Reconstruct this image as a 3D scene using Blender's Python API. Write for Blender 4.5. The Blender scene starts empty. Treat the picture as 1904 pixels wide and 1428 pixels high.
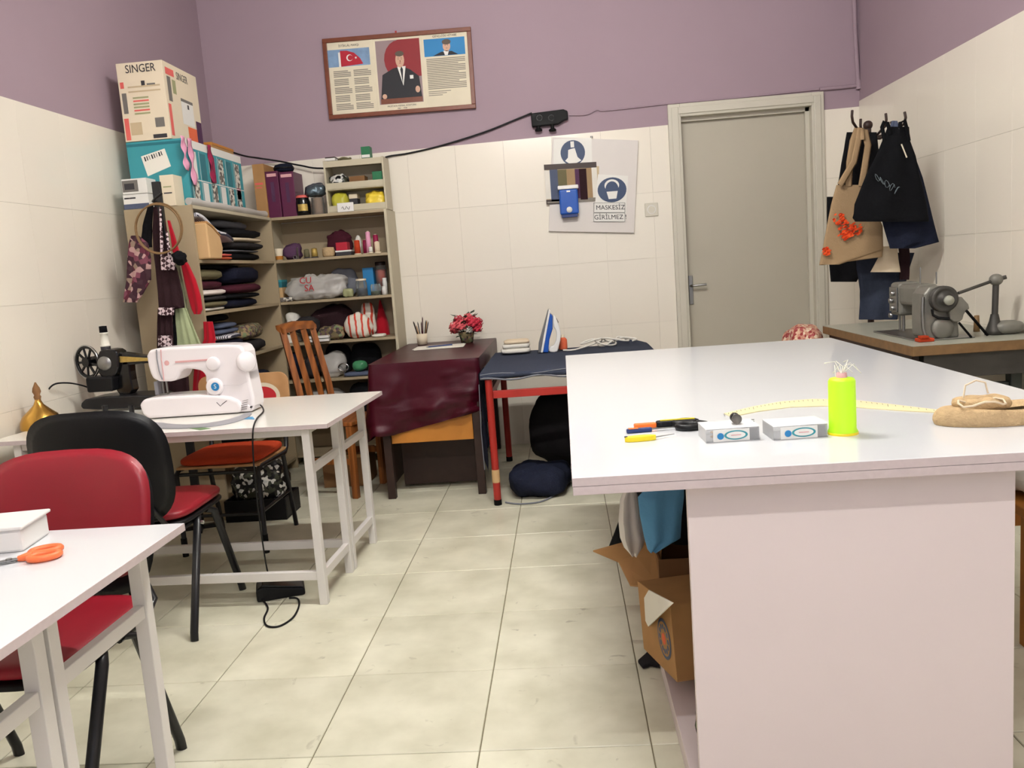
import bpy, math, random
from mathutils import Vector, Matrix, noise
SC = bpy.context.scene
COL = SC.collection
R_ = math.radians
# ---------------------------------------------------------------- camera
F = 1558.0; CH = 1.249
_p, _y, _r = R_(7.8), R_(3.89), R_(-4.27)
FW = Vector((-math.sin(_y)*math.cos(_p), math.cos(_y)*math.cos(_p), -math.sin(_p)))
_r0 = Vector((math.cos(_y), math.sin(_y), 0)); _u0 = _r0.cross(FW)
RT = math.cos(_r)*_r0 + math.sin(_r)*_u0
UP = -math.sin(_r)*_r0 + math.cos(_r)*_u0
cd = bpy.data.cameras.new('camera'); cam = bpy.data.objects.new('camera', cd); COL.objects.link(cam)
cd.sensor_width = 36; cd.lens = F/1904*36; cd.clip_start = 0.02
m = Matrix((RT, UP, -FW)).transposed().to_4x4(); m.translation = (0, 0, CH); cam.matrix_world = m
SC.camera = cam
# ---------------------------------------------------------------- light
w = bpy.data.worlds.new('world'); SC.world = w; w.use_nodes = True
w.node_tree.nodes['Background'].inputs[0].default_value = (0.75, 0.85, 1.0, 1)
w.node_tree.nodes['Background'].inputs[1].default_value = 0.6
TUBE = 330      # radiance of the fluorescent tubes
def area(name, loc, rot, sx, sy, power, col):
    l = bpy.data.lights.new(name, 'AREA'); l.shape = 'RECTANGLE'; l.size = sx; l.size_y = sy
    l.energy = power; l.color = col
    o = bpy.data.objects.new(name, l); COL.objects.link(o); o.location = loc; o.rotation_euler = rot
    return o
area('window_daylight', (0.3, -0.76, 1.75), (R_(90), 0, R_(180)), 3.0, 1.7, 60, (0.86, 0.94, 1.0))
vs = SC.view_settings; vs.view_transform = 'Standard'; vs.look = 'None'; vs.gamma = 1; vs.use_curve_mapping = False
vs.exposure = 0.87
# ---------------------------------------------------------------- pixel -> place
def ray(x, y): return FW + RT*((x-952)/F) + UP*((714-y)/F)
CO = Vector((0, 0, CH))
def pz(x, y, z): d = ray(x, y); return CO + d*((z-CH)/d.z)
def py(x, y, Y): d = ray(x, y); return CO + d*(Y/d.y)
def px(x, y, X): d = ray(x, y); return CO + d*(X/d.x)
# ---------------------------------------------------------------- mesh builder
XF = [Matrix.Identity(4)]
class MB:
    def __init__(s): s.v = []; s.f = []; s.m = []; s.s = []
    def add(s, vs, fs, mi=0, sm=False):
        b = len(s.v); X = XF[-1]
        s.v += [X @ Vector(p) for p in vs]
        for f in fs:
            s.f.append([i+b for i in f]); s.m.append(mi); s.s.append(sm)
        return s
    def box(s, x0, x1, y0, y1, z0, z1, mi=0, mat=None):
        P = [(x, y, z) for z in (z0, z1) for y in (y0, y1) for x in (x0, x1)]
        if mat is not None: P = [mat @ Vector(p) for p in P]
        return s.add(P, [(0,2,3,1),(4,5,7,6),(0,1,5,4),(2,6,7,3),(0,4,6,2),(1,3,7,5)], mi)
    def cyl(s, a, b, r, r2=None, n=12, mi=0, cap=True, sm=True):
        return s.tube([a, b], [r, r if r2 is None else r2], n, mi, cap, sm)
    def tube(s, pts, r, n=8, mi=0, cap=True, sm=True, closed=False, fl=1.0):
        pts = [Vector(p) for p in pts]; N = len(pts)
        if not hasattr(r, '__len__'): r = [r]*N
        vs = []; fs = []; ref = None
        for i, p in enumerate(pts):
            if closed: t = pts[(i+1) % N]-pts[i-1]
            else: t = pts[min(i+1, N-1)]-pts[max(i-1, 0)]
            t.normalize()
            if ref is None: ref = t.orthogonal().normalized() if abs(t.z) < .95 else Vector((1,0,0))
            ref = (ref - t*ref.dot(t))
            if ref.length < 1e-6: ref = t.orthogonal()
            ref.normalize(); b = t.cross(ref)
            for k in range(n):
                a = 2*math.pi*k/n
                vs.append(p + (ref*math.cos(a) + b*math.sin(a)*fl)*r[i])
        M_ = N if closed else N-1
        for i in range(M_):
            for k in range(n):
                j = (i+1) % N
                fs.append((i*n+k, i*n+(k+1) % n, j*n+(k+1) % n, j*n+k))
        s.add(vs, fs, mi, sm)
        if cap and not closed:
            s.add(vs[:n], [tuple(range(n))[::-1]], mi); s.add(vs[-n:], [tuple(range(n))], mi)
        return s
    def lathe(s, prof, c=(0,0,0), n=20, mi=0, axis=None, sm=True, a0=0, a1=2*math.pi):
        A = Matrix.Identity(3) if axis is None else Vector((0,0,1)).rotation_difference(Vector(axis)).to_matrix()
        vs = []; fs = []; c = Vector(c); full = abs(a1-a0-2*math.pi) < 1e-6; m = n if full else n+1
        for r, z in prof:
            for k in range(m):
                a = a0+(a1-a0)*k/n
                vs.append(c + A @ Vector((r*math.cos(a), r*math.sin(a), z)))
        for i in range(len(prof)-1):
            for k in range(n):
                k2 = (k+1) % m
                fs.append((i*m+k, i*m+k2, (i+1)*m+k2, (i+1)*m+k))
        return s.add(vs, fs, mi, sm)
    def prism(s, poly, t, o=(0,0,0), u=(1,0,0), v=(0,0,1), mi=0):
        # outline in (u,v), extruded by t along u x v
        u = Vector(u).normalized(); v = Vector(v).normalized(); w_ = u.cross(v); o = Vector(o); n = len(poly)
        a = [o+u*p[0]+v*p[1] for p in poly]; b = [p+w_*t for p in a]
        fs = [tuple(range(n))[::-1], tuple(range(n, 2*n))] + [(i, (i+1) % n, n+(i+1) % n, n+i) for i in range(n)]
        return s.add(a+b, fs, mi)
    def grid(s, fn, nu, nv, mi=0, sm=True, cu=False, cv=False):
        vs = [fn(i/nu if cu else i/(nu-1), j/nv if cv else j/(nv-1)) for j in range(nv) for i in range(nu)]
        fs = []
        for j in range(nv if cv else nv-1):
            for i in range(nu if cu else nu-1):
                i2 = (i+1) % nu; j2 = (j+1) % nv
                fs.append((j*nu+i, j*nu+i2, j2*nu+i2, j2*nu+i))
        return s.add(vs, fs, mi, sm)
    def quad(s, a, b, c, d, mi=0): return s.add([a, b, c, d], [(0,1,2,3)], mi)
    def rects(s, o, u, v, L, off=0.0006):
        # flat printed patches (u0,u1,v0,v1,mat) on a face: o origin, u/v unit axes
        o = Vector(o); u = Vector(u).normalized(); v = Vector(v).normalized(); n = u.cross(v)
        for i, (a, b, c, d, mi) in enumerate(L):
            q = o+n*(off*(1+.25*(i % 7)))
            s.quad(q+u*a+v*c, q+u*b+v*c, q+u*b+v*d, q+u*a+v*d, mi)
        return s
    def disc(s, c, u, v, r, mi=0, n=20, r2=None):
        c = Vector(c); u = Vector(u).normalized(); v = Vector(v).normalized(); r2 = r2 or r
        return s.add([c+u*r*math.cos(2*math.pi*k/n)+v*r2*math.sin(2*math.pi*k/n) for k in range(n)], [tuple(range(n))], mi)
    def sell(s, c, rad, e=.4, n=18, mi=0, amp=0, sc=6, seed=0, base=None, fold=0):
        # rounded block / lump with noise; base = lowest z
        c = Vector(c); off = Vector((seed*3.7, seed*1.3, seed*7.1))
        sp = lambda a, p: math.copysign(abs(a)**p, a) if abs(a) > 1e-9 else 0.0
        m_ = max(8, n*2//3)
        def fn(i, j):
            a = i*2*math.pi; b = (j-.5)*math.pi*.998
            if j in (0, 1): b = math.copysign(math.pi/2, b)
            q = Vector((rad[0]*sp(math.cos(b), e)*sp(math.cos(a), e), rad[1]*sp(math.cos(b), e)*sp(math.sin(a), e), rad[2]*sp(math.sin(b), e)))
            if fold: q.x *= 1-fold*(.5+.5*math.sin(j*math.pi*7)); q.y *= 1-fold*(.5+.5*math.sin(j*math.pi*7))
            p = c+q
            if amp:
                d = noise.noise(p*sc+off) + .5*noise.noise(p*sc*2.3+off)
                p = p + q.normalized()*amp*d
            if base is not None and p.z < base: p.z = base
            return p
        return s.grid(fn, n, m_, mi, True, cu=True)
    def build(s, name, mats, parent=None, bev=0, seg=2, sub=0, solid=0):
        me = bpy.data.meshes.new(name); me.from_pydata([tuple(p) for p in s.v], [], s.f)
        for q in (mats if isinstance(mats, (list, tuple)) else [mats]): me.materials.append(MT[q])
        me.polygons.foreach_set('material_index', s.m); me.polygons.foreach_set('use_smooth', s.s)
        me.update()
        o = bpy.data.objects.new(name, me); COL.objects.link(o)
        if solid: d = o.modifiers.new('s', 'SOLIDIFY'); d.thickness = solid; d.offset = 0
        if bev:
            d = o.modifiers.new('b', 'BEVEL'); d.width = bev; d.segments = seg; d.limit_method = 'ANGLE'; d.angle_limit = R_(35); d.harden_normals = False
        if sub: d = o.modifiers.new('u', 'SUBSURF'); d.levels = sub; d.render_levels = sub
        if parent is not None: put(o, parent)
        return o
def put(o, parent):
    o.parent = parent
    if parent.type == 'EMPTY': o.matrix_parent_inverse = parent.matrix_basis.inverted()
def tag(o, label=None, cat=None, group=None, kind=None):
    if label: o['label'] = label
    if cat: o['category'] = cat
    if group: o['group'] = group
    if kind: o['kind'] = kind
    return o
def thing(name, loc, label, cat, group=None):
    o = bpy.data.objects.new(name, None); COL.objects.link(o); o.empty_display_size = .05
    o.location = XF[-1] @ Vector(loc)
    return tag(o, label, cat, group)
class at:
    def __init__(s, loc, rz=0, m=None): s.m = Matrix.Translation(loc) @ Matrix.Rotation(R_(rz), 4, 'Z') if m is None else m
    def __enter__(s): XF.append(XF[-1] @ s.m)
    def __exit__(s, *a): XF.pop()
def text(name, body, size, o, u, v, mat, parent, align='CENTER', ext=.0003, sx=1):
    cu = bpy.data.curves.new('t', 'FONT'); cu.body = body; cu.size = size; cu.align_x = align; cu.align_y = 'CENTER'; cu.extrude = ext; cu.resolution_u = 3
    ob = bpy.data.objects.new('t', cu); COL.objects.link(ob)
    dg = bpy.context.evaluated_depsgraph_get(); me = bpy.data.meshes.new_from_object(ob.evaluated_get(dg))
    bpy.data.objects.remove(ob)
    u = Vector(u).normalized(); v = Vector(v).normalized(); n = u.cross(v); X = XF[-1]
    T = Matrix((u, v, n)).transposed().to_4x4(); T.translation = o
    T = X @ T @ Matrix.Diagonal((sx, 1, 1, 1))
    me.transform(T); me.materials.clear(); me.materials.append(MT[mat])
    ob = bpy.data.objects.new(name, me); COL.objects.link(ob)
    if parent is not None: put(ob, parent)
    return ob
# ---------------------------------------------------------------- materials
MT = {}
def lin(c):
    f = lambda a: a/12.92 if a <= .04045 else ((a+.055)/1.055)**2.4
    return tuple(f(x/255) for x in c)
def _base(key):
    m = bpy.data.materials.new(key); m.use_nodes = True; MT[key] = m
    nt = m.node_tree; return m, nt, nt.nodes['Principled BSDF'], nt.nodes.new('ShaderNodeTexCoord')
def M(key, rgb, rough=.6, metal=0, var=.07, vs=7, bump=0, bs=80, spec=.4, coat=0, trans=0, alpha=1, emis=0, sheen=0, rnd=0):
    m, nt, b, tc = _base(key); N = nt.nodes.new; L = nt.links.new
    if rough >= .75: spec = min(spec, .12)
    c = lin(rgb)
    nz = N('ShaderNodeTexNoise'); nz.inputs['Scale'].default_value = vs; nz.inputs['Detail'].default_value = 4
    L(tc.outputs['Object'], nz.inputs['Vector'])
    mx = N('ShaderNodeMix'); mx.data_type = 'RGBA'
    mx.inputs[6].default_value = tuple(max(0, x*(1-var*2)) for x in c)+(1,)
    mx.inputs[7].default_value = tuple(min(1, x*(1+var*1.2)) for x in c)+(1,)
    L(nz.outputs['Fac'], mx.inputs[0]); out = mx.outputs[2]
    if rnd:
        oi = N('ShaderNodeObjectInfo'); h = N('ShaderNodeHueSaturation'); mr = N('ShaderNodeMapRange')
        mr.inputs[3].default_value = 1-rnd; mr.inputs[4].default_value = 1+rnd
        L(oi.outputs['Random'], mr.inputs[0]); L(mr.outputs[0], h.inputs['Value']); L(out, h.inputs['Color']); out = h.outputs[0]
    L(out, b.inputs['Base Color'])
    b.inputs['Roughness'].default_value = rough; b.inputs['Metallic'].default_value = metal
    b.inputs['Specular IOR Level'].default_value = spec; b.inputs['Coat Weight'].default_value = coat
    b.inputs['Coat Roughness'].default_value = .08
    b.inputs['Transmission Weight'].default_value = trans; b.inputs['Alpha'].default_value = alpha
    b.inputs['Sheen Weight'].default_value = sheen
    if emis: b.inputs['Emission Color'].default_value = c+(1,); b.inputs['Emission Strength'].default_value = emis
    if bump:
        n2 = N('ShaderNodeTexNoise'); n2.inputs['Scale'].default_value = bs; n2.inputs['Detail'].default_value = 3
        bp = N('ShaderNodeBump'); bp.inputs['Strength'].default_value = bump; bp.inputs['Distance'].default_value = .004
        L(tc.outputs['Object'], n2.inputs['Vector']); L(n2.outputs['Fac'], bp.inputs['Height']); L(bp.outputs[0], b.inputs['Normal'])
    return m
def MR(key, stops, scale=30, kind='noise', rough=.8, bump=.3, const=True, stretch=(1,1,1), dist=0):
    # patterned cloth / wood: colour ramp over a procedural texture
    m, nt, b, tc = _base(key); N = nt.nodes.new; L = nt.links.new
    mp = N('ShaderNodeMapping'); mp.inputs['Scale'].default_value = stretch; L(tc.outputs['Object'], mp.inputs[0])
    if kind == 'voronoi':
        t = N('ShaderNodeTexVoronoi'); t.inputs['Scale'].default_value = scale; src = t.outputs['Color']
        sp = N('ShaderNodeSeparateColor'); L(src, sp.inputs[0]); src = sp.outputs[0]
    elif kind == 'wave':
        t = N('ShaderNodeTexWave'); t.inputs['Scale'].default_value = scale; t.inputs['Distortion'].default_value = dist; t.inputs['Detail'].default_value = 3; src = t.outputs['Fac']
    else:
        t = N('ShaderNodeTexNoise'); t.inputs['Scale'].default_value = scale; t.inputs['Detail'].default_value = 5; src = t.outputs['Fac']
    L(mp.outputs[0], t.inputs['Vector'])
    cr = N('ShaderNodeValToRGB'); e = cr.color_ramp; e.interpolation = 'CONSTANT' if const else 'LINEAR'
    while len(e.elements) < len(stops): e.elements.new(.5)
    for el, (p, c) in zip(e.elements, stops): el.position = p; el.color = lin(c)+(1,)
    L(src, cr.inputs[0]); L(cr.outputs[0], b.inputs['Base Color']); b.inputs['Roughness'].default_value = rough
    b.inputs['Specular IOR Level'].default_value = .3
    if bump:
        bp = N('ShaderNodeBump'); bp.inputs['Strength'].default_value = bump; bp.inputs['Distance'].default_value = .003
        L(src, bp.inputs['Height']); L(bp.outputs[0], b.inputs['Normal'])
    return m
def MCHECK(key, c1, c2, scale):
    m, nt, b, tc = _base(key); t = nt.nodes.new('ShaderNodeTexChecker'); t.inputs['Scale'].default_value = scale
    t.inputs[1].default_value = lin(c1)+(1,); t.inputs[2].default_value = lin(c2)+(1,)
    mp = nt.nodes.new('ShaderNodeMapping'); mp.inputs['Rotation'].default_value = (.7, .5, .78)
    nt.links.new(tc.outputs['Object'], mp.inputs[0]); nt.links.new(mp.outputs[0], t.inputs[0]); nt.links.new(t.outputs[0], b.inputs['Base Color']); b.inputs['Roughness'].default_value = .85
M('purple_paint', (164,144,154), .75, var=.03, vs=2, bump=.15, bs=25, spec=.15)
M('grout_floor', (120,112,90), .9); M('grout_wall', (229,222,208), .6)
M('wall_tile', (236,229,215), .17, var=.012, vs=1.5, spec=.4, rnd=.012)
M('ceiling_white', (235,232,226), .9); M('door_white', (184,178,162), .42, var=.03, vs=3); M('casing', (204,199,184), .4, var=.02)
M('laminate', (214,216,219), .13, var=.01, vs=2, spec=.5); M('laminate_edge', (206,192,192), .5, var=.05, vs=90)
M('panel_white', (228,215,214), .45, var=.02, vs=3); M('white_metal', (226,222,218), .38, var=.03)
M('shelf_beige', (168,151,122), .5, var=.04, vs=4); M('shelf_cream', (192,183,158), .5, var=.03)
M('black_plastic', (15,15,18), .45, var=.1, bump=.05, bs=300, spec=.25); M('matte_black', (9,9,10), .6, spec=.2); M('laminate_cream', (236,234,226), .16, var=.01, vs=2); M('board_white', (218,212,207), .6, var=.02); M('black_metal', (24,24,27), .32, var=.1); M('black_gloss', (16,16,18), .18)
M('rubber', (18,18,18), .8); M('chrome', (200,200,200), .22, metal=1); M('steel', (150,150,148), .35, metal=1); M('brass', (205,160,80), .25, metal=1)
M('red_vinyl', (140,18,35), .42, var=.06, vs=5, spec=.5); M('red_fabric', (172,18,36), .75, bump=.2, bs=250, sheen=.2); M('orange_fabric', (176,62,34), .8, bump=.3, bs=200)
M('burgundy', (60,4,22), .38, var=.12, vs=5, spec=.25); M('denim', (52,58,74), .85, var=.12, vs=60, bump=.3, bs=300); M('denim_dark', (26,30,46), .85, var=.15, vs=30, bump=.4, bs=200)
M('navy', (22,24,40), .85, var=.12, vs=30, bump=.3, bs=150); M('black_cloth', (17,17,20), .85, var=.15, vs=20, bump=.3, bs=150); M('charcoal_cloth', (42,40,42), .85, var=.12, vs=30, bump=.3, bs=150)
M('grey_cloth', (120,122,130), .85, bump=.3, bs=150); M('greyblue_cloth', (86,94,116), .85, bump=.3, bs=150); M('white_cloth', (226,222,212), .8, bump=.3, bs=120); M('maroon_cloth', (70,28,40), .85, bump=.3, bs=150)
M('olive_cloth', (110,104,78), .85, bump=.3, bs=150); M('green_cloth', (116,140,104), .85, bump=.3, bs=150); M('sage_cloth', (172,182,142), .8, var=.1, bump=.25, bs=120); M('tan_cloth', (160,134,102), .85, bump=.3, bs=150)
M('blue_cloth', (92,148,188), .75, bump=.3, bs=100); M('orange_cloth', (226,110,76), .8, bump=.3, bs=150); M('cream_cloth', (222,204,176), .85, bump=.3, bs=150); M('brown_cloth', (46,28,32), .85, var=.12, bump=.3, bs=200)
M('purple_cloth', (86,58,84), .85, bump=.3, bs=150); M('pink_lace', (226,158,186), .7, bump=.5, bs=120); M('crimson', (150,24,70), .5)
M('teal', (58,148,158), .45, var=.04, vs=3); M('teal_dark', (38,112,124), .45); M('card', (176,134,88), .8, var=.08, vs=12); M('card_light', (206,170,124), .8, var=.06); M('card_dark', (134,98,66), .85)
M('cream_box', (226,212,186), .55, var=.04, vs=4); M('box_white', (228,226,220), .5, var=.03); M('coral', (224,104,96), .5); M('print_grey', (116,112,106), .6); M('print_dark', (52,50,54), .6); M('print_tan', (196,176,142), .6); M('print_pink', (222,170,170), .6); M('print_green', (158,160,118), .6)
M('paper', (232,228,216), .7, var=.02); M('paper_text', (140,134,124), .8, var=.1, vs=60); M('paper_cream', (224,214,190), .7); M('ink', (40,40,46), .7); M('safety_blue', (48,66,98), .5, var=.03); M('red_ink', (190,36,46), .6)
M('flag_red', (176,26,48), .6); M('sky_print', (126,156,190), .6, var=.2, vs=20); M('portrait_red', (140,38,44), .6, var=.08, vs=10); M('portrait_grey', (150,130,132), .6); M('suit', (30,30,36), .6); M('skin', (206,166,142), .6); M('hair', (92,82,72), .7); M('blue_print', (44,128,186), .6)
M('frame_wood', (118,62,40), .4, var=.15, vs=25); M('plastic_blue', (36,86,176), .25, var=.06); M('plastic_white', (232,230,226), .3, var=.015)
M('machine_white', (238,232,234), .22, var=.008, spec=.5); M('machine_grey', (150,150,156), .4); M('dial_blue', (42,128,186), .35); M('gold', (186,158,84), .45, metal=.4, var=.2, vs=80)
M('iron_grey', (126,124,116), .45, var=.12, vs=18, metal=.3); M('iron_dark', (74,72,68), .5, var=.15, vs=15, metal=.4); M('cast_green', (82,88,80), .55, var=.15, vs=10); M('worktop_grey', (166,166,152), .35, var=.08, vs=8); M('worn_wood', (128,98,62), .6, var=.2, vs=25)
M('neon', (196,255,40), .45, var=.02); M('thread_white', (230,228,214), .7); M('jute', (196,168,128), .9, var=.15, vs=60, bump=.8, bs=160)
M('yellow_plastic', (240,216,40), .35); M('orange_plastic', (250,120,40), .35); M('coral_plastic', (250,122,72), .4); M('navy_plastic', (34,54,110), .35)
M('ruler', (226,214,170), .5, var=.04); M('red_paint', (168,44,36), .4, var=.12, vs=14); M('wood_orange', (190,124,48), .5, var=.12, vs=10); M('wood_dark', (52,34,28), .5, var=.2, vs=15)
MR('wood_chair', [(0,(122,70,32)),(.5,(142,82,38)),(1,(154,92,44))], 1.6, 'wave', .4, .1, False, (6,6,1), 4)
MR('plywood', [(0,(178,134,90)),(.5,(184,140,96)),(1,(188,144,100))], 3, 'wave', .5, .05, False, (1,1,6), 3)
MR('floral', [(0,(60,30,42)),(.3,(124,68,84)),(.48,(70,44,52)),(.62,(186,150,146)),(.78,(96,40,56)),(.9,(150,128,112))], 42, 'voronoi')
MR('floral_pink', [(0,(196,140,120)),(.3,(150,60,60)),(.5,(214,180,152)),(.72,(170,84,84)),(.85,(226,206,180))], 60, 'voronoi')
MR('floral_grey', [(0,(216,210,200)),(.3,(120,112,104)),(.5,(206,200,186)),(.75,(88,84,84))], 60, 'voronoi')
MR('floral_olive', [(0,(110,98,70)),(.3,(72,62,58)),(.5,(150,128,96)),(.7,(96,70,80)),(.86,(120,132,96))], 60, 'voronoi')
MR('silver_foil', [(0,(20,20,22)),(.4,(190,190,186)),(.5,(30,28,30)),(.62,(216,214,206)),(.75,(60,62,50))], 55, 'voronoi', .3)
MR('stripe_wm', [(0,(226,214,206)),(.5,(84,30,44))], 30, 'wave', .85, .1, True, (0,0,1))
MR('stripe_wg', [(0,(214,212,216)),(.55,(56,56,72))], 34, 'wave', .85, .1, True, (1,.3,.6), 3)
MR('stripe_red', [(0,(226,218,204)),(.8,(200,70,50))], 7, 'wave', .7, .1, True, (1,.4,1), 3)
MR('green_stripe', [(0,(170,176,140)),(.6,(120,132,100)),(.8,(196,196,164))], 26, 'wave', .8, .1, True, (1,.3,.1), 2)
MCHECK('plaid', (60,34,40), (216,196,200), 60)
M('plum', (92,34,66), .4, var=.06); M('green_print', (30,110,70), .45, var=.1, vs=30); M('yellow_bag', (190,184,60), .35, var=.1, vs=20); M('yellow_bright', (236,206,66), .35, var=.06, vs=20); M('glass_green', (70,140,96), .2, var=.15, vs=15)
M('red_felt', (196,52,26), .9, var=.15, vs=50, bump=.3, bs=150); M('script_grey', (116,128,132), .8)
M('orange_felt', (232,84,40), .9, var=.12, vs=50, bump=.3, bs=150); M('black_tote', (9,10,14), .8, var=.2, vs=20, bump=.2, bs=200)
M('lamp_glow', (253,251,246), .5, var=0, emis=TUBE); M('lamp_glow_weak', (253,251,246), .5, var=0, emis=TUBE*.66)
M('foil_ball', (96,110,118), .3, metal=.7, var=.3, vs=20, bump=1, bs=40)
def clear(key, rgb, a=.35, rough=.12):
    m, nt, b, tc = _base(key); N = nt.nodes.new
    tr = N('ShaderNodeBsdfTransparent'); mx = N('ShaderNodeMixShader'); tr.inputs[0].default_value = (*lin((245,245,245)), 1)
    fr = N('ShaderNodeFresnel'); fr.inputs[0].default_value = 1.35; ad = N('ShaderNodeMath'); ad.operation = 'ADD'; ad.use_clamp = True; ad.inputs[1].default_value = a
    b.inputs['Base Color'].default_value = lin(rgb)+(1,); b.inputs['Roughness'].default_value = rough
    nt.links.new(fr.outputs[0], ad.inputs[0]); nt.links.new(ad.outputs[0], mx.inputs[0])
    nt.links.new(tr.outputs[0], mx.inputs[1]); nt.links.new(b.outputs[0], mx.inputs[2]); nt.links.new(mx.outputs[0], nt.nodes['Material Output'].inputs[0])
clear('clear_plastic', (250,250,250), .2, .3); clear('clear_bag', (214,208,202), .45, .25); clear('glass', (200,206,204), .16, .05); clear('film', (230,226,220), .5, .2); clear('blue_clear', (40,90,185), .85, .1)
# floor tile: beige, cloudy, scuffed
m, nt, b, tc = _base('floor_tile'); N = nt.nodes.new; L = nt.links.new
geo = N('ShaderNodeNewGeometry'); oi = N('ShaderNodeObjectInfo')
n1 = N('ShaderNodeTexNoise'); n1.inputs['Scale'].default_value = 5; n1.inputs['Detail'].default_value = 6; L(geo.outputs['Position'], n1.inputs['Vector'])
cr = N('ShaderNodeValToRGB'); e = cr.color_ramp; e.elements[0].position = .3; e.elements[0].color = lin((196,193,170))+(1,); e.elements[1].position = .7; e.elements[1].color = lin((226,223,202))+(1,)
L(n1.outputs['Fac'], cr.inputs[0])
n2 = N('ShaderNodeTexNoise'); n2.inputs['Scale'].default_value = 11; n2.inputs['Detail'].default_value = 8; n2.inputs['Distortion'].default_value = 1.5; L(geo.outputs['Position'], n2.inputs['Vector'])
c2 = N('ShaderNodeValToRGB'); e = c2.color_ramp; e.elements[0].position = .66; e.elements[0].color = (0,0,0,1); e.elements[1].position = .76; e.elements[1].color = (.5,.5,.5,1); L(n2.outputs['Fac'], c2.inputs[0])
mx = N('ShaderNodeMix'); mx.data_type = 'RGBA'; mx.inputs[7].default_value = lin((120,112,90))+(1,); L(c2.outputs[0], mx.inputs[0]); L(cr.outputs[0], mx.inputs[6])
hs = N('ShaderNodeHueSaturation'); mr = N('ShaderNodeMapRange'); mr.inputs[3].default_value = .95; mr.inputs[4].default_value = 1.04
L(oi.outputs['Random'], mr.inputs[0]); L(mr.outputs[0], hs.inputs['Value']); L(mx.outputs[2], hs.inputs['Color']); L(hs.outputs[0], b.inputs['Base Color'])
b.inputs['Roughness'].default_value = .33; b.inputs['Specular IOR Level'].default_value = .4
# ================================================================ the room
YW = 5.9; YB = -.7; HC = 3.3
XL = py(376, 100, YW).x; XR = py(1597, 100, YW).x
S3 = lambda o, label=None: tag(o, label, None, None, 'structure')
q0, q1 = py(719, 283, YW), py(1242, 232.6, YW)
def zb(x): return q0.z + (q1.z-q0.z)*(x-q0.x)/(q1.x-q0.x)
DX0 = py(1267, 300, YW).x; DX1 = py(1510, 300, YW).x; DZ = py(1380, 207, YW).z
CX0 = py(1245, 300, YW).x; CX1 = py(1532, 300, YW).x; CZ = py(1380, 184, YW).z
floor = S3(MB().box(XL-.1, XR+.1, YB-.1, YW+.2, -.12, -.004).build('floor', 'grout_floor'), 'beige square floor tiles with thin dark grout')
wb = MB().box(XL-.15, DX0, YW, YW+.2, -.1, HC).box(DX1, XR+.15, YW, YW+.2, -.1, HC).box(DX0, DX1, YW, YW+.2, DZ, HC).box(DX0, DX1, YW+.16, YW+.2, -.1, DZ)
wall_back = S3(wb.build('wall_back', 'purple_paint'), 'back wall, lilac paint above cream glazed tiles')
wall_left = S3(MB().box(XL-.15, XL, YB, YW, -.1, HC).build('wall_left', 'purple_paint'), 'side wall with the stacked cartons, lilac above cream tiles')
wall_right = S3(MB().box(XR, XR+.15, YB, YW, -.1, HC).build('wall_right', 'purple_paint'), 'side wall with hanging bags, lilac above cream tiles')
wf = MB().box(XL-.15, -1.3, YB-.15, YB, -.1, HC).box(1.9, XR+.15, YB-.15, YB, -.1, HC).box(-1.3, 1.9, YB-.15, YB, -.1, .85).box(-1.3, 1.9, YB-.15, YB, 2.65, HC)
wall_front = S3(wf.build('wall_front', 'purple_paint'), 'window wall opposite the door')
win = S3(MB().box(-1.3, 1.9, YB-.12, YB-.06, .85, .92).box(-1.3, 1.9, YB-.12, YB-.06, 2.58, 2.65).box(-1.3, -1.23, YB-.12, YB-.06, .92, 2.58).box(1.83, 1.9, YB-.12, YB-.06, .92, 2.58).box(.27, .33, YB-.12, YB-.06, .92, 2.58).build('window_1', 'plastic_white'), 'white framed window')
ceil = S3(MB().box(XL-.15, XR+.15, YB-.15, YW+.2, HC, HC+.1).build('ceiling', 'ceiling_white'), 'white ceiling')
for yy, lb in ((2.75, 'white ceiling tube lamp above the sewing tables'), (.1, 'white ceiling tube lamp near the window wall')):
    t = thing('ceiling_lamp', (-.15, yy, HC), lb, 'lamp')
    MB().box(-.77, .47, yy-.06, yy+.06, HC-.045, HC).build('housing', 'plastic_white', t, .005)
    MB().cyl((-.75, yy, HC-.075), (.45, yy, HC-.075), .013).build('tube', 'lamp_glow' if yy > 2 else 'lamp_glow_weak', t)
    for e_ in (-.76, .46): MB().box(e_-.012, e_+.012, yy-.02, yy+.02, HC-.09, HC-.045).build('socket', 'plastic_white', t)
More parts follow.
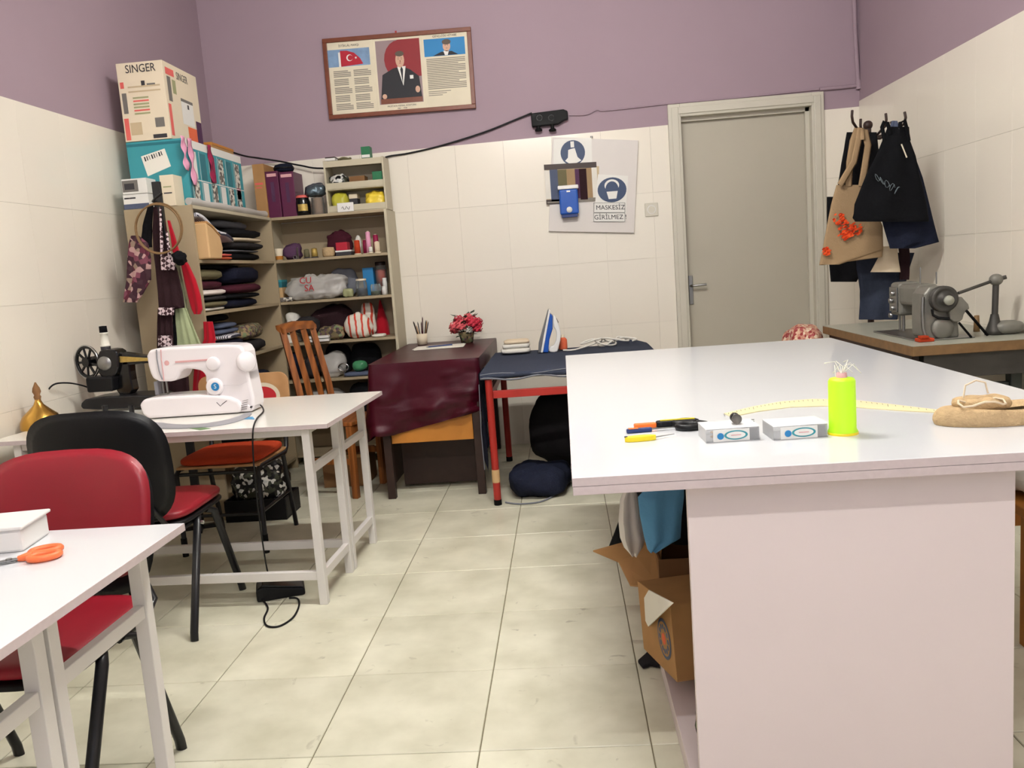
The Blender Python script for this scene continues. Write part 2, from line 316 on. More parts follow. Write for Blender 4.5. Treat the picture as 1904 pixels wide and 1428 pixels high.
# --- floor tiles
TS = .45; FX = [(c-2.6576)*TS for c in range(-3, 9)]; FY = [(8.54-r)*TS for r in range(-5, 13)]
def tile_mesh(w_, d_, g=.0016, ch=.0018, h=.004):
    b = MB(); a = w_/2-g; c = d_/2-g
    vs = [(-a,-c,0),(a,-c,0),(a,c,0),(-a,c,0),(-a,-c,h-ch),(a,-c,h-ch),(a,c,h-ch),(-a,c,h-ch),(-a+ch,-c+ch,h),(a-ch,-c+ch,h),(a-ch,c-ch,h),(-a+ch,c-ch,h)]
    fs = [(8,9,10,11)]
    for i in range(4): j = (i+1) % 4; fs += [(i,j,j+4,i+4), (i+4,j+4,j+8,i+8)]
    me = bpy.data.meshes.new('tile'); me.from_pydata(vs, [], fs); return me
cache = {}
for x0 in FX:
    for y1 in FY:
        a, b_, c, d = max(x0, XL), min(x0+TS, XR), max(y1-TS, YB), min(y1, YW)
        if b_-a < .02 or d-c < .02: continue
        k = (round(b_-a, 4), round(d-c, 4))
        if k not in cache: cache[k] = tile_mesh(*k); cache[k].materials.append(MT['floor_tile'])
        o = bpy.data.objects.new('tile', cache[k]); COL.objects.link(o); o.location = ((a+b_)/2, (c+d)/2, -.004); o.parent = floor
# --- wall tiles: 33 x 44, glazed
TW, TH, Z0 = .333, .4415, 1.252
J0 = py(867, 540, YW).x
def wtile(wall, o, u, v, w0, w1, z0, z1a, z1b):
    o = Vector(o); u = Vector(u); n = u.cross(Vector((0,0,1))); g = .0004; t = .008; ch = .0005
    P = lambda a, z, d: o+u*a+Vector((0,0,z))+n*d
    a, b_ = w0+g, w1-g; z0 += g; z1a -= g; z1b -= g
    vs = [P(a,z0,0),P(b_,z0,0),P(b_,z1b,0),P(a,z1a,0),P(a,z0,t-ch),P(b_,z0,t-ch),P(b_,z1b,t-ch),P(a,z1a,t-ch),P(a+ch,z0+ch,t),P(b_-ch,z0+ch,t),P(b_-ch,z1b-ch,t),P(a+ch,z1a-ch,t)]
    fs = [(8,9,10,11)]
    for i in range(4): j = (i+1) % 4; fs += [(i,j,j+4,i+4), (i+4,j+4,j+8,i+8)]
    ob = MB().add(vs, fs).build('tile', 'wall_tile'); ob.parent = wall
    return ob
ROWS = [(Z0+(k-1)*TH, Z0+k*TH) for k in (-2, -1, 0, 1, 2)]
def wall_tiles(wall, org, u, cuts, top):
    for a, b_ in cuts:
        for k, (z0, z1) in enumerate(ROWS):
            z0 = max(z0, 0.0)
            if z1 < .02: continue
            last = k == 4
            wtile(wall, org, u, None, a, b_, z0, top(a) if last else z1, top(b_) if last else z1)
def cuts(a, b_, j): 
    e_ = [a]; x = j-TW*math.floor((j-a)/TW)
    while x < b_-.02:
        if x > a+.02: e_.append(x)
        x += TW
    return list(zip(e_, e_[1:]+[b_]))
GW = MB().box(XL, CX0, YW-.004, YW+.001, 0, Z0+TH).box(CX1, XR, YW-.004, YW+.001, 0, Z0+TH).build('grout', 'grout_wall'); GW.parent = wall_back
wall_tiles(wall_back, (0, YW, 0), (1,0,0), cuts(XL, CX0, J0) + cuts(CX1, XR, J0), zb)
wall_tiles(wall_left, (XL, 0, 0), (0,1,0), cuts(0, YW-.009, YW-.2), lambda y: 2.148)
wall_tiles(wall_right, (XR, YW-.009, 0), (0,-1,0), cuts(0, YW-.009, .25), lambda y: 2.18)
for wl, x in ((wall_left, XL), (wall_right, XR)):
    g = MB().box(x-.001, x+.004, 0, YW-.01, 0, 2.14) if wl is wall_left else MB().box(x-.004, x+.001, 0, YW-.01, 0, 2.17)
    g.build('grout', 'grout_wall').parent = wl
# --- door
d1 = tag(MB().box(DX0+.004, DX1-.004, YW+.065, YW+.105, .005, DZ-.004).build('door_1', 'door_white', bev=.002), 'plain white interior door with lever handle', None, None, 'structure')
cs = MB()
w_ = .012
cs.box(CX0, DX0, YW-.03, YW, 0, CZ).box(DX1, CX1, YW-.03, YW, 0, CZ).box(DX0, DX1, YW-.03, YW, DZ, CZ)
cs.box(CX0+.022, DX0-.012, YW-.038, YW-.03, 0, CZ-.022).box(DX1+.012, CX1-.022, YW-.038, YW-.03, 0, CZ-.022).box(DX0-.012, DX1+.012, YW-.038, YW-.03, DZ+.012, CZ-.022)
cas = cs.build('door_casing', 'casing', bev=.004); cas.parent = d1
jm = MB().box(DX0-.001, DX0+.004, YW-.03, YW+.16, 0, DZ).box(DX1-.004, DX1+.001, YW-.03, YW+.16, 0, DZ).box(DX0, DX1, YW-.03, YW+.16, DZ-.004, DZ+.001).box(DX1-.03, DX1-.004, YW+.03, YW+.06, 0, DZ-.004).box(DX0+.004, DX1-.004, YW+.03, YW+.06, DZ-.03, DZ-.004)
jm.build('door_jamb', 'casing').parent = d1
hx = py(1290, 531, YW+.06); hz = hx.z
hp = MB().box(DX0+.02, DX0+.05, YW+.055, YW+.065, hz-.13, hz+.07).build('handle_plate', 'steel', bev=.003); hp.parent = d1; hp['label'] = 'narrow steel handle plate'
hl = MB().tube([(DX0+.035, YW+.06, hz), (DX0+.035, YW+.02, hz), (DX0+.045, YW+.012, hz), (DX0+.135, YW+.012, hz+.004)], .008).build('lever', 'steel'); hl.parent = d1
# ================================================================ painted conduit, power strip, cables
P = [py(1587, -60, YW-.012), py(1590, 60, YW-.012), py(1596, 157, YW-.012)]
c_ = MB().tube(P, .014, 8).tube([py(1596, 159, YW-.012), py(1560, 163, YW-.012), py(1524, 166, YW-.012)], .012, 8).cyl(py(1596, 150, YW-.012), py(1597, 166, YW-.012), .019)
tag(c_.build('cable_conduit', 'purple_paint'), 'lilac painted cable pipe running down the corner above the door', 'pipe')
t = thing('power_strip', py(1022, 222, YW), 'black power strip screwed to the lilac wall', 'power strip')
a, b_ = py(988, 224, YW-.025), py(1056, 216, YW-.025); u = (b_-a).normalized(); v = Vector((0,-1,0)).cross(u)
hh = .046
poly = [(0,-hh),(.2*.9,-hh),(.225,-hh*.55),(.252,-hh*.45),(.252,hh*.7),(.225,hh),(.0,hh*.95)]
MB().prism([(p[0]*(b_-a).length/.252, p[1]) for p in poly], .046, a+Vector((0,.025,0)), u, v).build('body', 'matte_black', t, .006)
for sx_ in (1001, 1027):
    c = py(sx_, 236, YW-.03)
    MB().cyl(c+Vector((0,0,.03)), c+Vector((0,0,-.012)), .012).lathe([(0,0),(.024,0),(.026,.008),(.02,.016),(0,.018)], c+Vector((0,0,-.028)), 14).build('plug', 'matte_black', t)
for sx_ in (1003, 1025):
    c = py(sx_, 219, YW-.0485); MB().lathe([(.021,0),(.019,.002),(.016,-.004),(0,-.004)], c, 14, axis=(0,-1,0)).build('socket', 'black_gloss', t)
def cable(name, pts, r, mat, label, n=6):
    P = [Vector(p) for p in pts]; Q = []
    for i in range(len(P)-1):       # Catmull-Rom
        p0, p1, p2, p3 = P[max(i-1,0)], P[i], P[i+1], P[min(i+2, len(P)-1)]
        for k in range(6):
            t_ = k/6; Q.append(.5*((2*p1)+(p2-p0)*t_+(2*p0-5*p1+4*p2-p3)*t_*t_+(3*p1-p0-3*p2+p3)*t_**3))
    Q.append(P[-1]); o = MB().tube(Q, r, n).build(name, mat)
    return tag(o, label, 'cable') if label else o
cable('power_cable', [py(989, 210, YW-.022), py(960, 222, YW-.016), py(900, 246, YW-.018), py(820, 271, YW-.018), py(760, 285, YW-.018), py(718, 292, YW-.03), py(700, 306, YW-.07), py(600, 313, YW-.07), py(560, 308, YW-.06), py(520, 300, YW-.06), py(480, 294, YW-.1), py(455, 290, YW-.25), py(425, 281, YW-.4)], .006, 'black_plastic', 'black cable strung along the lilac wall to the power strip')
cable('thin_cable', [py(1058, 214, YW-.008), py(1090, 213, YW-.008), py(1110, 204, YW-.008), py(1122, 206, YW-.008), py(1180, 200, YW-.008), py(1243, 193, YW-.008), py(1380, 181, YW-.006), py(1523, 166, YW-.01)], .005, 'purple_paint', 'thin lilac painted cable from power strip to door top')
c = py(1211, 390, YW)
t = thing('wall_socket', c, 'cream wall socket plate beside the door casing', 'socket')
MB().box(c.x-.045, c.x+.045, YW-.018, YW-.008, c.z-.045, c.z+.045).build('plate', 'casing', t, .004)
MB().lathe([(.03,0),(.028,.004),(.024,-.002),(0,-.002)], (c.x, YW-.018, c.z), 18, axis=(0,-1,0)).build('insert', 'plastic_white', t)
# ================================================================ framed triptych
O = py(612, 222, YW-.03); E1 = py(885, 201, YW-.03); O4 = py(602, 74, YW-.008)
u = (E1-O).normalized(); v = Vector((0,-1,0)).cross(u); v = -v if v.z < 0 else v
W_ = (E1-O).length; H_ = (O4-O).dot(v)
nrm = u.cross(v)
t = thing('framed_poster', O, 'brown framed three-part poster with flag, suited portrait and text', 'picture frame')
fw = .028
with at((0,0,0), m=Matrix.Translation(O) @ Matrix((u, v, nrm)).transposed().to_4x4()):
    for nm, r in (('frame_rail', (0, W_, 0, fw)), ('frame_rail', (0, W_, H_-fw, H_)), ('frame_stile', (0, fw, fw, H_-fw)), ('frame_stile', (W_-fw, W_, fw, H_-fw))):
        MB().box(r[0], r[1], r[2], r[3], -.02, .004).build(nm, 'frame_wood', t, .003)
    MB().box(fw, W_-fw, fw, H_-fw, -.02, -.008).build('backing', 'paper_cream', t)
    iw = W_-2*fw; ih = H_-2*fw; z_ = -.0078
    def pr(a, b_, c, d, mi): return (fw+a*iw, fw+b_*iw, fw+c*ih, fw+d*ih, mi)
    R = [pr(.0,.3,.66,.9,1), pr(.075,.095,.66,.86,2)]
    for cI, (a, b_) in enumerate(((.03,.155),(.175,.30))):
        for k in range(5):
            for j in range(4): R.append(pr(a, b_-(.02 if (j == 3 or k % 2) else 0), .06+k*.115+j*.024, .06+k*.115+j*.024+.013, 3))
    MB().rects((0,0,z_), (1,0,0), (0,1,0), R, .0002).build('anthem_sheet', ['paper','sky_print','box_white','paper_text'], t)
    fl = MB(); fx = lambda a: fw+a*iw; fz = lambda a: fw+a*ih
    fl.add([(fx(.09),fz(.66),z_+.001),(fx(.25),fz(.68),z_+.001),(fx(.23),fz(.76),z_+.001),(fx(.19),fz(.84),z_+.001),(fx(.14),fz(.875),z_+.001),(fx(.09),fz(.88),z_+.001)], [(0,1,2,3,4,5)], 0)
    fl.disc((fx(.155),fz(.775),z_+.0013), (1,0,0), (0,1,0), .022, 1); fl.disc((fx(.16),fz(.775),z_+.0015), (1,0,0), (0,1,0), .0175, 0)
    st = []
    for k in range(10): rr = .009 if k % 2 == 0 else .004; an = math.pi+k*math.pi/5; st.append((fx(.2)+rr*math.cos(an), fz(.77)+rr*math.sin(an), z_+.0014))
    fl.add(st, [tuple(range(10))], 1)
    fl.build('flag_print', ['flag_red','box_white'], t)
    # centre portrait: a man in a dark suit before a red disc
    pm = MB(); pm.rects((0,0,z_), (1,0,0), (0,1,0), [pr(.345,.66,.09,.97,0), pr(.50,.66,.45,.97,1)], .0002)
    pm.disc((fx(.51),fz(.7),z_+.0008), (1,0,0), (0,1,0), .105, 1, r2=.125)
    pm.add([(fx(a),fz(b_),z_+.001) for a, b_ in ((.355,.12),(.655,.12),(.64,.45),(.58,.55),(.52,.6),(.46,.58),(.38,.5))], [(0,1,2,3,4,5,6)], 2)
    pm.add([(fx(a),fz(b_),z_+.0012) for a, b_ in ((.525,.33),(.55,.6),(.49,.6))], [(0,1,2)], 3)
    pm.add([(fx(a),fz(b_),z_+.0014) for a, b_ in ((.522,.36),(.53,.56),(.52,.6),(.51,.56))], [(0,1,2,3)], 2)
    pm.disc((fx(.512),fz(.69),z_+.0014), (1,0,0), (0,1,0), .03, 4, r2=.05); pm.disc((fx(.512),fz(.775),z_+.0016), (1,0,0), (0,1,0), .03, 5, r2=.018)
    for ex in (-.011, .011): pm.disc((fx(.512)+ex,fz(.7),z_+.0018), (1,0,0), (0,1,0), .0035, 2, 8, r2=.002); pm.disc((fx(.512)+ex,fz(.718),z_+.0018), (1,0,0), (0,1,0), .006, 5, 8, r2=.0015)
    pm.disc((fx(.512),fz(.645),z_+.0018), (1,0,0), (0,1,0), .008, 1, 8, r2=.0018); pm.disc((fx(.514),fz(.672),z_+.0018), (1,0,0), (0,1,0), .003, 6, 8, r2=.008)
    pm.disc((fx(.385),fz(.2),z_+.0014), (1,0,0), (0,1,0), .016, 4); pm.disc((fx(.625),fz(.27),z_+.0014), (1,0,0), (0,1,0), .016, 4, r2=.022)
    pm.rects((0,0,z_+.0012), (1,0,0), (0,1,0), [pr(.575,.6,.42,.47,3), pr(.355,.655,.095,.165,6)], .0002)
    pm.build('portrait_print', ['portrait_grey','portrait_red','suit','box_white','skin','hair','frame_wood'], t)
    R = [pr(.69,.98,.70,.94,1)]
    for k in range(18): R.append(pr(.70,.975-(.05 if k % 5 == 4 else 0), .25+k*.024, .25+k*.024+.012, 2))
    for k in range(3): R.append(pr(.70,.8+.03*k, .16+k*.026, .16+k*.026+.010, 2))
    MB().rects((0,0,z_), (1,0,0), (0,1,0), R, .0002).build('address_sheet', ['paper','blue_print','paper_text'], t)
    p2 = MB(); p2.disc((fx(.85),fz(.83),z_+.0012), (1,0,0), (0,1,0), .026, 0, r2=.036); p2.disc((fx(.85),fz(.885),z_+.0014), (1,0,0), (0,1,0), .03, 1, r2=.018)
    for ex in (-.009, .009): p2.disc((fx(.85)+ex,fz(.838),z_+.0016), (1,0,0), (0,1,0), .003, 2, 8, r2=.0018)
    p2.disc((fx(.85),fz(.8),z_+.0016), (1,0,0), (0,1,0), .006, 1, 8, r2=.0014)
    p2.add([(fx(a),fz(b_),z_+.001) for a, b_ in ((.75,.705),(.93,.705),(.885,.755),(.81,.755))], [(0,1,2,3)], 2); p2.add([(fx(a),fz(b_),z_+.0012) for a, b_ in ((.835,.705),(.855,.705),(.865,.765),(.825,.765))], [(0,1,2,3)], 3)
    p2.build('small_portrait_print', ['skin','hair','suit','box_white'], t)
    MB().box(fx(.315), fx(.33), fz(0), fz(1), -.009, -.004).build('divider', 'paper_cream', t); MB().box(fx(.665), fx(.68), fz(0), fz(1), -.009, -.004).build('divider', 'paper_cream', t)
    text('heading', 'İSTİKLÂL MARŞI', .019, (fx(.155), fz(.945), z_+.001), (1,0,0), (0,1,0), 'ink', t)
    text('heading', 'GENÇLİĞE HİTABE', .019, (fx(.84), fz(.97), z_+.001), (1,0,0), (0,1,0), 'ink', t)
    text('caption', 'MUSTAFA KEMAL ATATÜRK', .016, (fx(.503), fz(.058), z_+.001), (1,0,0), (0,1,0), 'ink', t)
    text('caption', '1881 - 1938', .014, (fx(.503), fz(.022), z_+.001), (1,0,0), (0,1,0), 'ink', t)
    MB().prism([(-.006,0),(.006,0),(.006,.014),(-.006,.014)], .004, (W_*.5, H_, -.006), (1,0,0), (0,1,0)).build('hanger', 'red_paint', t)
# ================================================================ foam board with signs
def onb(x, y, d=0): return py(x, y, YW-.03-d)
t = thing('foam_board', py(1021, 431, YW), 'large white foam board hung crooked beside the door', 'board')
pts = [onb(1020, 430), onb(1179, 433), onb(1187, 261), onb(1027, 255)]
MB().add(pts+[p+Vector((0,.021,0)) for p in pts], [(0,1,2,3),(7,6,5,4),(0,4,5,1),(1,5,6,2),(2,6,7,3),(3,7,4,0)]).build('board', 'board_white', t, .002)
MB().cyl(onb(1100, 256, -.005), onb(1100, 253, -.005), .008).build('nail', 'steel', t)
def sheet(name, cs_, mat, label, th=.001, d=.0015, cat='sign'):
    P = [onb(x, y, d) for x, y in cs_]; Q = [p+Vector((0,th,0)) for p in P]
    t_ = thing(name, P[0], label, cat)
    MB().add(P+Q, [(0,1,2,3),(7,6,5,4),(0,4,5,1),(1,5,6,2),(2,6,7,3),(3,7,4,0)]).build('sheet', mat, t_)
    return t_
UX = Vector((1,0,0)); UZ = Vector((0,0,1))
def onpx(x, y, d): return onb(x, y, d)
sg = sheet('glove_sign', [(1029,308),(1101,304),(1100,256),(1030,259)], 'box_white', 'white sign with dark blue disc of a washed hand', d=.0012)
c = onb(1065, 284, .0022); MB().disc(c, UX, UZ, .083, 0, 28).build('disc', 'safety_blue', sg)
hd = MB(); c = c+Vector((0,-.001,0))
hd.add([c+UX*a+UZ*b_ for a, b_ in ((-.015,.025),(.015,.03),(.03,-.03),(.055,-.055),(.02,-.07),(-.03,-.068),(-.055,-.05),(-.035,-.03),(-.03,.02))], [tuple(range(9))], 0)
hd.add([c+UX*a+UZ*b_ for a, b_ in ((-.012,.035),(.012,.035),(.012,.075),(-.012,.075))], [(0,1,2,3)], 0)
hd.build('pictogram', 'box_white', sg)
sg = sheet('clothes_poster', [(1016,379),(1113,374),(1114,309),(1016,306)], 'print_tan', 'colour poster of clothes hanging on a rail', d=.003, cat='poster')
o = onb(1016, 379, .0035); ux = (onb(1113, 374, .0035)-o).normalized(); R = []
wd = (onb(1113,374,.0035)-o).length; ht = (onb(1016,306,.0035)-o).length
for a, b_, c, d, mi in ((0,1,.86,1,3),(0,.1,.12,.85,0),(.1,.25,.05,.86,1),(.25,.42,.2,.85,4),(.42,.58,.2,.85,2),(.58,.66,.1,.85,5),(.66,.8,.06,.85,6),(.8,.9,.1,.86,2),(.9,1,.1,.86,0),(0,.3,-.02,.1,3),(.02,.3,.01,.05,7),(.62,1,0,.1,7)): R.append((a*wd, b_*wd, c*ht, d*ht, mi))
MB().rects(o, ux, UZ, R, .0004).build('print', ['white_cloth','greyblue_cloth','tan_cloth','wood_dark','olive_cloth','purple_cloth','brown_cloth','paper_text'], sg)
sg = sheet('mask_sign', [(1103,412),(1163,413),(1168,327),(1112,324)], 'box_white', 'white sign with dark blue masked-face disc reading MASKESİZ GİRİLMEZ !', d=.006)
c = onb(1138, 353, .0075); MB().disc(c, UX, UZ, .098, 0, 30, r2=.083).build('disc', 'safety_blue', sg)
c = c+Vector((0,-.001,0)); fm = MB()
fm.disc(c+UZ*.03, UX, UZ, .05, 0, 20, r2=.04); fm.disc(c+UZ*.005+Vector((0,-.0004,0)), UX, UZ, .044, 1, 20, r2=.052)
fm.add([c+Vector((0,-.0008,0))+UX*a+UZ*b_ for a, b_ in ((-.026,-.06),(.026,-.06),(.038,-.01),(-.038,-.01))], [(0,1,2,3)], 0)
fm.build('pictogram', ['box_white','safety_blue'], sg)
uu = (onb(1163,387,.0075)-onb(1106,388,.0075)).normalized()
text('lettering', 'MASKESİZ', .043, onb(1135, 386, .0075), uu, UZ, 'ink', sg); text('lettering', 'GİRİLMEZ !', .043, onb(1135, 404, .0075), uu, UZ, 'ink', sg)
bm = MB()
for y0_, y1_ in ((377,395),(396,412)):
    A = [onb(1104,y1_,.0072), onb(1162,y1_,.0072), onb(1162,y0_,.0072), onb(1104,y0_,.0072)]
    for k in range(4): bm.cyl(A[k], A[(k+1) % 4], .0012, n=4)
bm.build('border', 'ink', sg)
t = thing('wall_dispenser', py(1060, 405, YW-.03), 'translucent blue dispenser with white lid fixed on the foam board', 'dispenser')
a, b_ = py(1042, 403, YW-.08), py(1077, 401, YW-.08); z1 = py(1060, 346, YW-.08).z; z0 = py(1060, 404, YW-.08).z
MB().box(a.x, b_.x, YW-.095, YW-.036, z0+.02, z1-.02).build('tank', 'plastic_blue', t, .012, 3)
MB().box(a.x-.006, b_.x+.006, YW-.1, YW-.036, z1-.02, z1+.006).build('lid', 'plastic_white', t, .006)
MB().box(a.x+.01, b_.x-.01, YW-.088, YW-.04, z0, z0+.02).build('tray', 'navy_plastic', t, .003)
cx = (a.x+b_.x)/2; MB().lathe([(0,0),(.02,.001),(.02,.004),(0,.006)], (cx, YW-.095, z0+.05), 14, axis=(0,-1,0)).build('push_button', 'plastic_white', t); MB().box(cx-.012, cx+.012, YW-.098, YW-.094, z1-.04, z1-.03).build('latch', 'plastic_white', t)
# ================================================================ white sewing tables
TT = .725
def white_table(x0, x1, y0, y1, label):
    t = thing('sewing_table', ((x0+x1)/2, (y0+y1)/2, 0), label, 'table')
    MB().box(x0, x1, y0, y1, TT-.018, TT).build('tabletop', 'laminate_cream' if y0 < .9 else 'laminate', t, .0015)
    MB().box(x0, x1, y0-.0006, y0, TT-.0175, TT-.0005).box(x0, x1, y1, y1+.0006, TT-.0175, TT-.0005).box(x1, x1+.0006, y0, y1, TT-.0175, TT-.0005).build('edge_band', 'laminate_edge', t)
    h = .016; ym = (y0+y1)/2
    for ya, yb in ((y0+.045, ym-.022), (ym+.022, y1-.045)):
        for xa in (x0+.1, x1-.1):
            for yc in (ya, yb): MB().box(xa-h, xa+h, yc-h, yc+h, 0, TT-.018).build('leg', 'white_metal', t, .002)
            MB().box(xa-.012, xa+.012, ya+h, yb-h, TT-.2, TT-.17).build('end_rail', 'white_metal', t, .002)
            MB().box(xa-.012, xa+.012, ya+h, yb-h, .10, .135).build('foot_rail', 'white_metal', t, .002)
            MB().box(xa-.012, xa+.012, ya+h, yb-h, TT-.042, TT-.018).build('top_rail', 'white_metal', t, .002)
        for yc in (ya, yb): MB().box(x0+.1+h, x1-.1-h, yc-.011, yc+.011, TT-.048, TT-.018).build('apron', 'white_metal', t, .002)
        MB().box(x0+.1+h, x1-.1-h, ya-.012, ya+.012, .10, .135).build('stretcher', 'white_metal', t, .002)
    return t
with at((-.915, 3.055, 0), -2.5): white_table(-1.385, 0, 0, .815, 'white sewing table carrying the white and the antique sewing machine')
white_table(-2.3, -.905, 1.0, 1.825, 'white sewing table with orange-handled scissors on it')
# ================================================================ cutting table
CZT = .835
t = thing('cutting_table', (.6, 2.7, 0), 'large white cutting table with open storage beneath', 'table')
MB().box(-.005, 1.195, 1.605, 3.865, CZT-.018, CZT).build('tabletop', 'laminate', t, .0012)
MB().box(-.005, 1.195, 1.605, 3.865, CZT-.036, CZT-.0184).build('lower_board', 'laminate_edge', t, .0012)
MB().box(-.0056, 1.1956, 1.6043, 3.8657, CZT-.0175, CZT-.0008).build('edge_band', 'laminate_edge', t)
MB().box(.222, .858, 1.65, 1.668, 0, CZT-.036).build('end_panel', 'panel_white', t, .001)
MB().box(.222, .858, 3.78, 3.798, 0, CZT-.036).build('end_panel', 'panel_white', t, .001)
MB().box(.222, .858, 1.668, 3.78, .05, .068).build('bottom_shelf', 'panel_white', t, .001)
MB().box(.225, .235, 1.668, 3.78, 0, .05).build('plinth', 'panel_white', t)
MB().box(.53, .546, 1.668, 3.78, .068, CZT-.036).build('middle_board', 'panel_white', t)
# ================================================================ burgundy covered desk
DZT = .772; dx0, dx1, dy0, dy1 = -1.104, -.492, 4.6, 5.86
t = thing('desk', (-.81, 5.2, 0), 'wooden desk hidden beneath a burgundy satin cloth', 'desk')
MB().box(dx0, dx1, dy0, dy1, DZT-.025, DZT).build('desktop', 'wood_dark', t, .002)
for x in (dx0+.06, dx1-.035):
    for y in (dy0+.02, dy1-.06): MB().box(x-.022, x+.022, y-.022, y+.022, 0, DZT-.025).build('leg', 'wood_dark', t, .002)
MB().box(dx0+.085, dx1-.06, dy0+.012, dy0+.03, .318, .6).build('front_panel', 'wood_orange', t, .002)
MB().box(dx0+.045, dx0+.063, dy0+.05, dy1-.1, .06, DZT-.025).build('side_panel', 'wood_dark', t, .002)
MB().box(dx0+.09, dx1-.06, 4.84, 4.855, .02, DZT-.025).build('back_panel', 'wood_dark', t)  # dark board added mid-desk to stand in for the shade underneath
MB().box(dx0+.09, dx1-.065, dy0+.035, dy0+.235, .32, .335).build('drawer_bottom', 'wood_orange', t)
# cloth: top sheet + three hanging sides with folds
bz = [(-1.19,.33),(-1.13,.385),(-1.0,.372),(-.86,.402),(-.62,.455),(-.48,.478)]
def hem(x):
    for (a, za), (b_, zb_) in zip(bz, bz[1:]):
        if x <= b_: return za+(zb_-za)*(x-a)/(b_-a)
    return bz[-1][1]
def cl(i, j):
    # perimeter path i (left-back -> left-front -> right-front -> right-back), j drop
    e_ = .006; lf = dy1-dy0; wd = dx1-dx0; s_ = i*(2*lf+wd)
    if s_ < lf: p = Vector((dx0-e_, dy1-s_, 0)); n = Vector((-1,0,0)); zl = .33+.1*(1-s_/lf); f = s_*9
    elif s_ < lf+wd: p = Vector((dx0+s_-lf, dy0-e_, 0)); n = Vector((0,-1,0)); zl = hem(p.x); f = s_*9
    else: p = Vector((dx1+e_, dy0+s_-lf-wd, 0)); n = Vector((1,0,0)); zl = .55; f = s_*9
    amp = j**.7*(.03 if n.x <= 0 else .003)
    if n.x < 0 and p.y > 5.3: amp *= max(0, 1-(p.y-5.3)/.22)
    k = math.sin(f*1.6+3*j)*.5+noise.noise(Vector((s_*6+j*2, j*2.2-s_*2, 3.3)))*1.8+.9*abs(noise.noise(Vector((s_*5+j*5, j*6-s_*5, 7.7))))
    if n.x < 0 and s_ > lf*.8: k += 1.2*(s_-lf*.8)/(lf*.2)
    if n.y < 0: k += 1.3*math.exp(-((p.x-dx0)/.12)**2)
    z = DZT+.006-(DZT+.006-zl)*j
    return p+n*(amp*max(k, -.25)+.001)+Vector((0,0,z))
c_ = MB().grid(cl, 150, 26)
def ctop(i, j):
    x = dx0-.006+(dx1-dx0+.012)*i; y = dy0-.006+(dy1-dy0+.012)*j
    return Vector((x, y, DZT+.006+.0012*noise.noise(Vector((x*9, y*6, 0)))*(0 if i in (0,1) or j in (0,1) else 1)))
c_.grid(ctop, 18, 24)
tag(c_.build('tablecloth', 'burgundy'), 'burgundy satin cloth draped over the desk', 'tablecloth')
# ================================================================ ironing table with red steel frame
IZ = .712; ix0, ix1, iy0, iy1 = -.45, .5, 4.36, 5.42
t = thing('ironing_table', (0, 4.9, 0), 'ironing table with red painted steel frame', 'table')
MB().box(ix0, ix1, iy0, iy1, IZ-.03, IZ-.002).build('tabletop', 'wood_dark', t, .002)
for x in (ix0+.03, ix1-.03):
    for y in (iy0+.005, iy1-.03):
        MB().tube([(x, y, .0), (x, y, .03)], .021, 10).build('leg_cap', 'rubber', t); MB().tube([(x, y, .03), (x, y, IZ-.03)], .02, 10).build('leg', 'red_paint', t)
MB().tube([(ix0+.03, iy0+.005, .125), (ix0+.03, iy0+.005, .195)], .0215, 10).build('tape_band', 'card_light', t)
for y in (iy0+.005, iy1-.03): MB().box(ix0+.05, ix1-.05, y-.011, y+.011, .58, .62).build('rail', 'red_paint', t, .002)
for x in (ix0+.03, ix1-.03): MB().box(x-.011, x+.011, iy0+.026, iy1-.051, .58, .62).build('rail', 'red_paint', t, .002)
def dn(i, j):
    x = ix0-.012+(ix1-ix0+.03)*i; y = iy0-.012+(iy1-iy0+.02)*j
    z = IZ+.004+.004*(noise.noise(Vector((x*5, y*5, 2)))+.3)*(1-abs(2*j-1)**6)
    if i > .72 and j > .86: z += .03*math.sin((i-.72)/.28*math.pi)*(j-.86)/.14
    return Vector((x, y, max(z, IZ+.002)))
c_ = MB().grid(dn, 30, 24)
def dfront(i, j):
    x = ix0-.012+(ix1-ix0+.03)*i
    return Vector((x, iy0-.012-.008*math.sin(j*math.pi)-.004*noise.noise(Vector((x*7, j, 1))), IZ+.004-j*(.035+.008*math.sin(x*7))))
c_.grid(dfront, 30, 5)
def dleft(i, j):
    y = iy0-.012+.34*i; dz = j*(.55-.28*i)
    return Vector((ix0-.014-.03*j*noise.noise(Vector((y*14, j*2, 1)))-.012*j*math.sin(y*40)-.006, y, IZ+.004-dz))
dl = MB().grid(dleft, 22, 14)
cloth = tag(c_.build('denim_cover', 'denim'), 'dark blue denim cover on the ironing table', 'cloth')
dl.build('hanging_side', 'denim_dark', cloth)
hm = MB().tube([(ix0-.01+(ix1-ix0+.02)*k/24, iy0-.016-.006*math.sin(k*1.3), IZ-.028+.008*math.sin(k*.9+1)) for k in range(25)], .0055, 5)
hm.tube([(ix0-.01+(ix1-ix0+.02)*k/24, iy0-.016, IZ-.003+.006*math.sin(k*.7)) for k in range(25)], .003, 5)
hm.build('frayed_hem', 'grey_cloth', cloth)
MB().tube([(ix0-.026, iy0-.01, .2), (ix0-.028, iy0-.012, .4), (ix0-.02, iy0-.012, .66)], .0025, 5).build('loose_thread', 'grey_cloth', cloth)
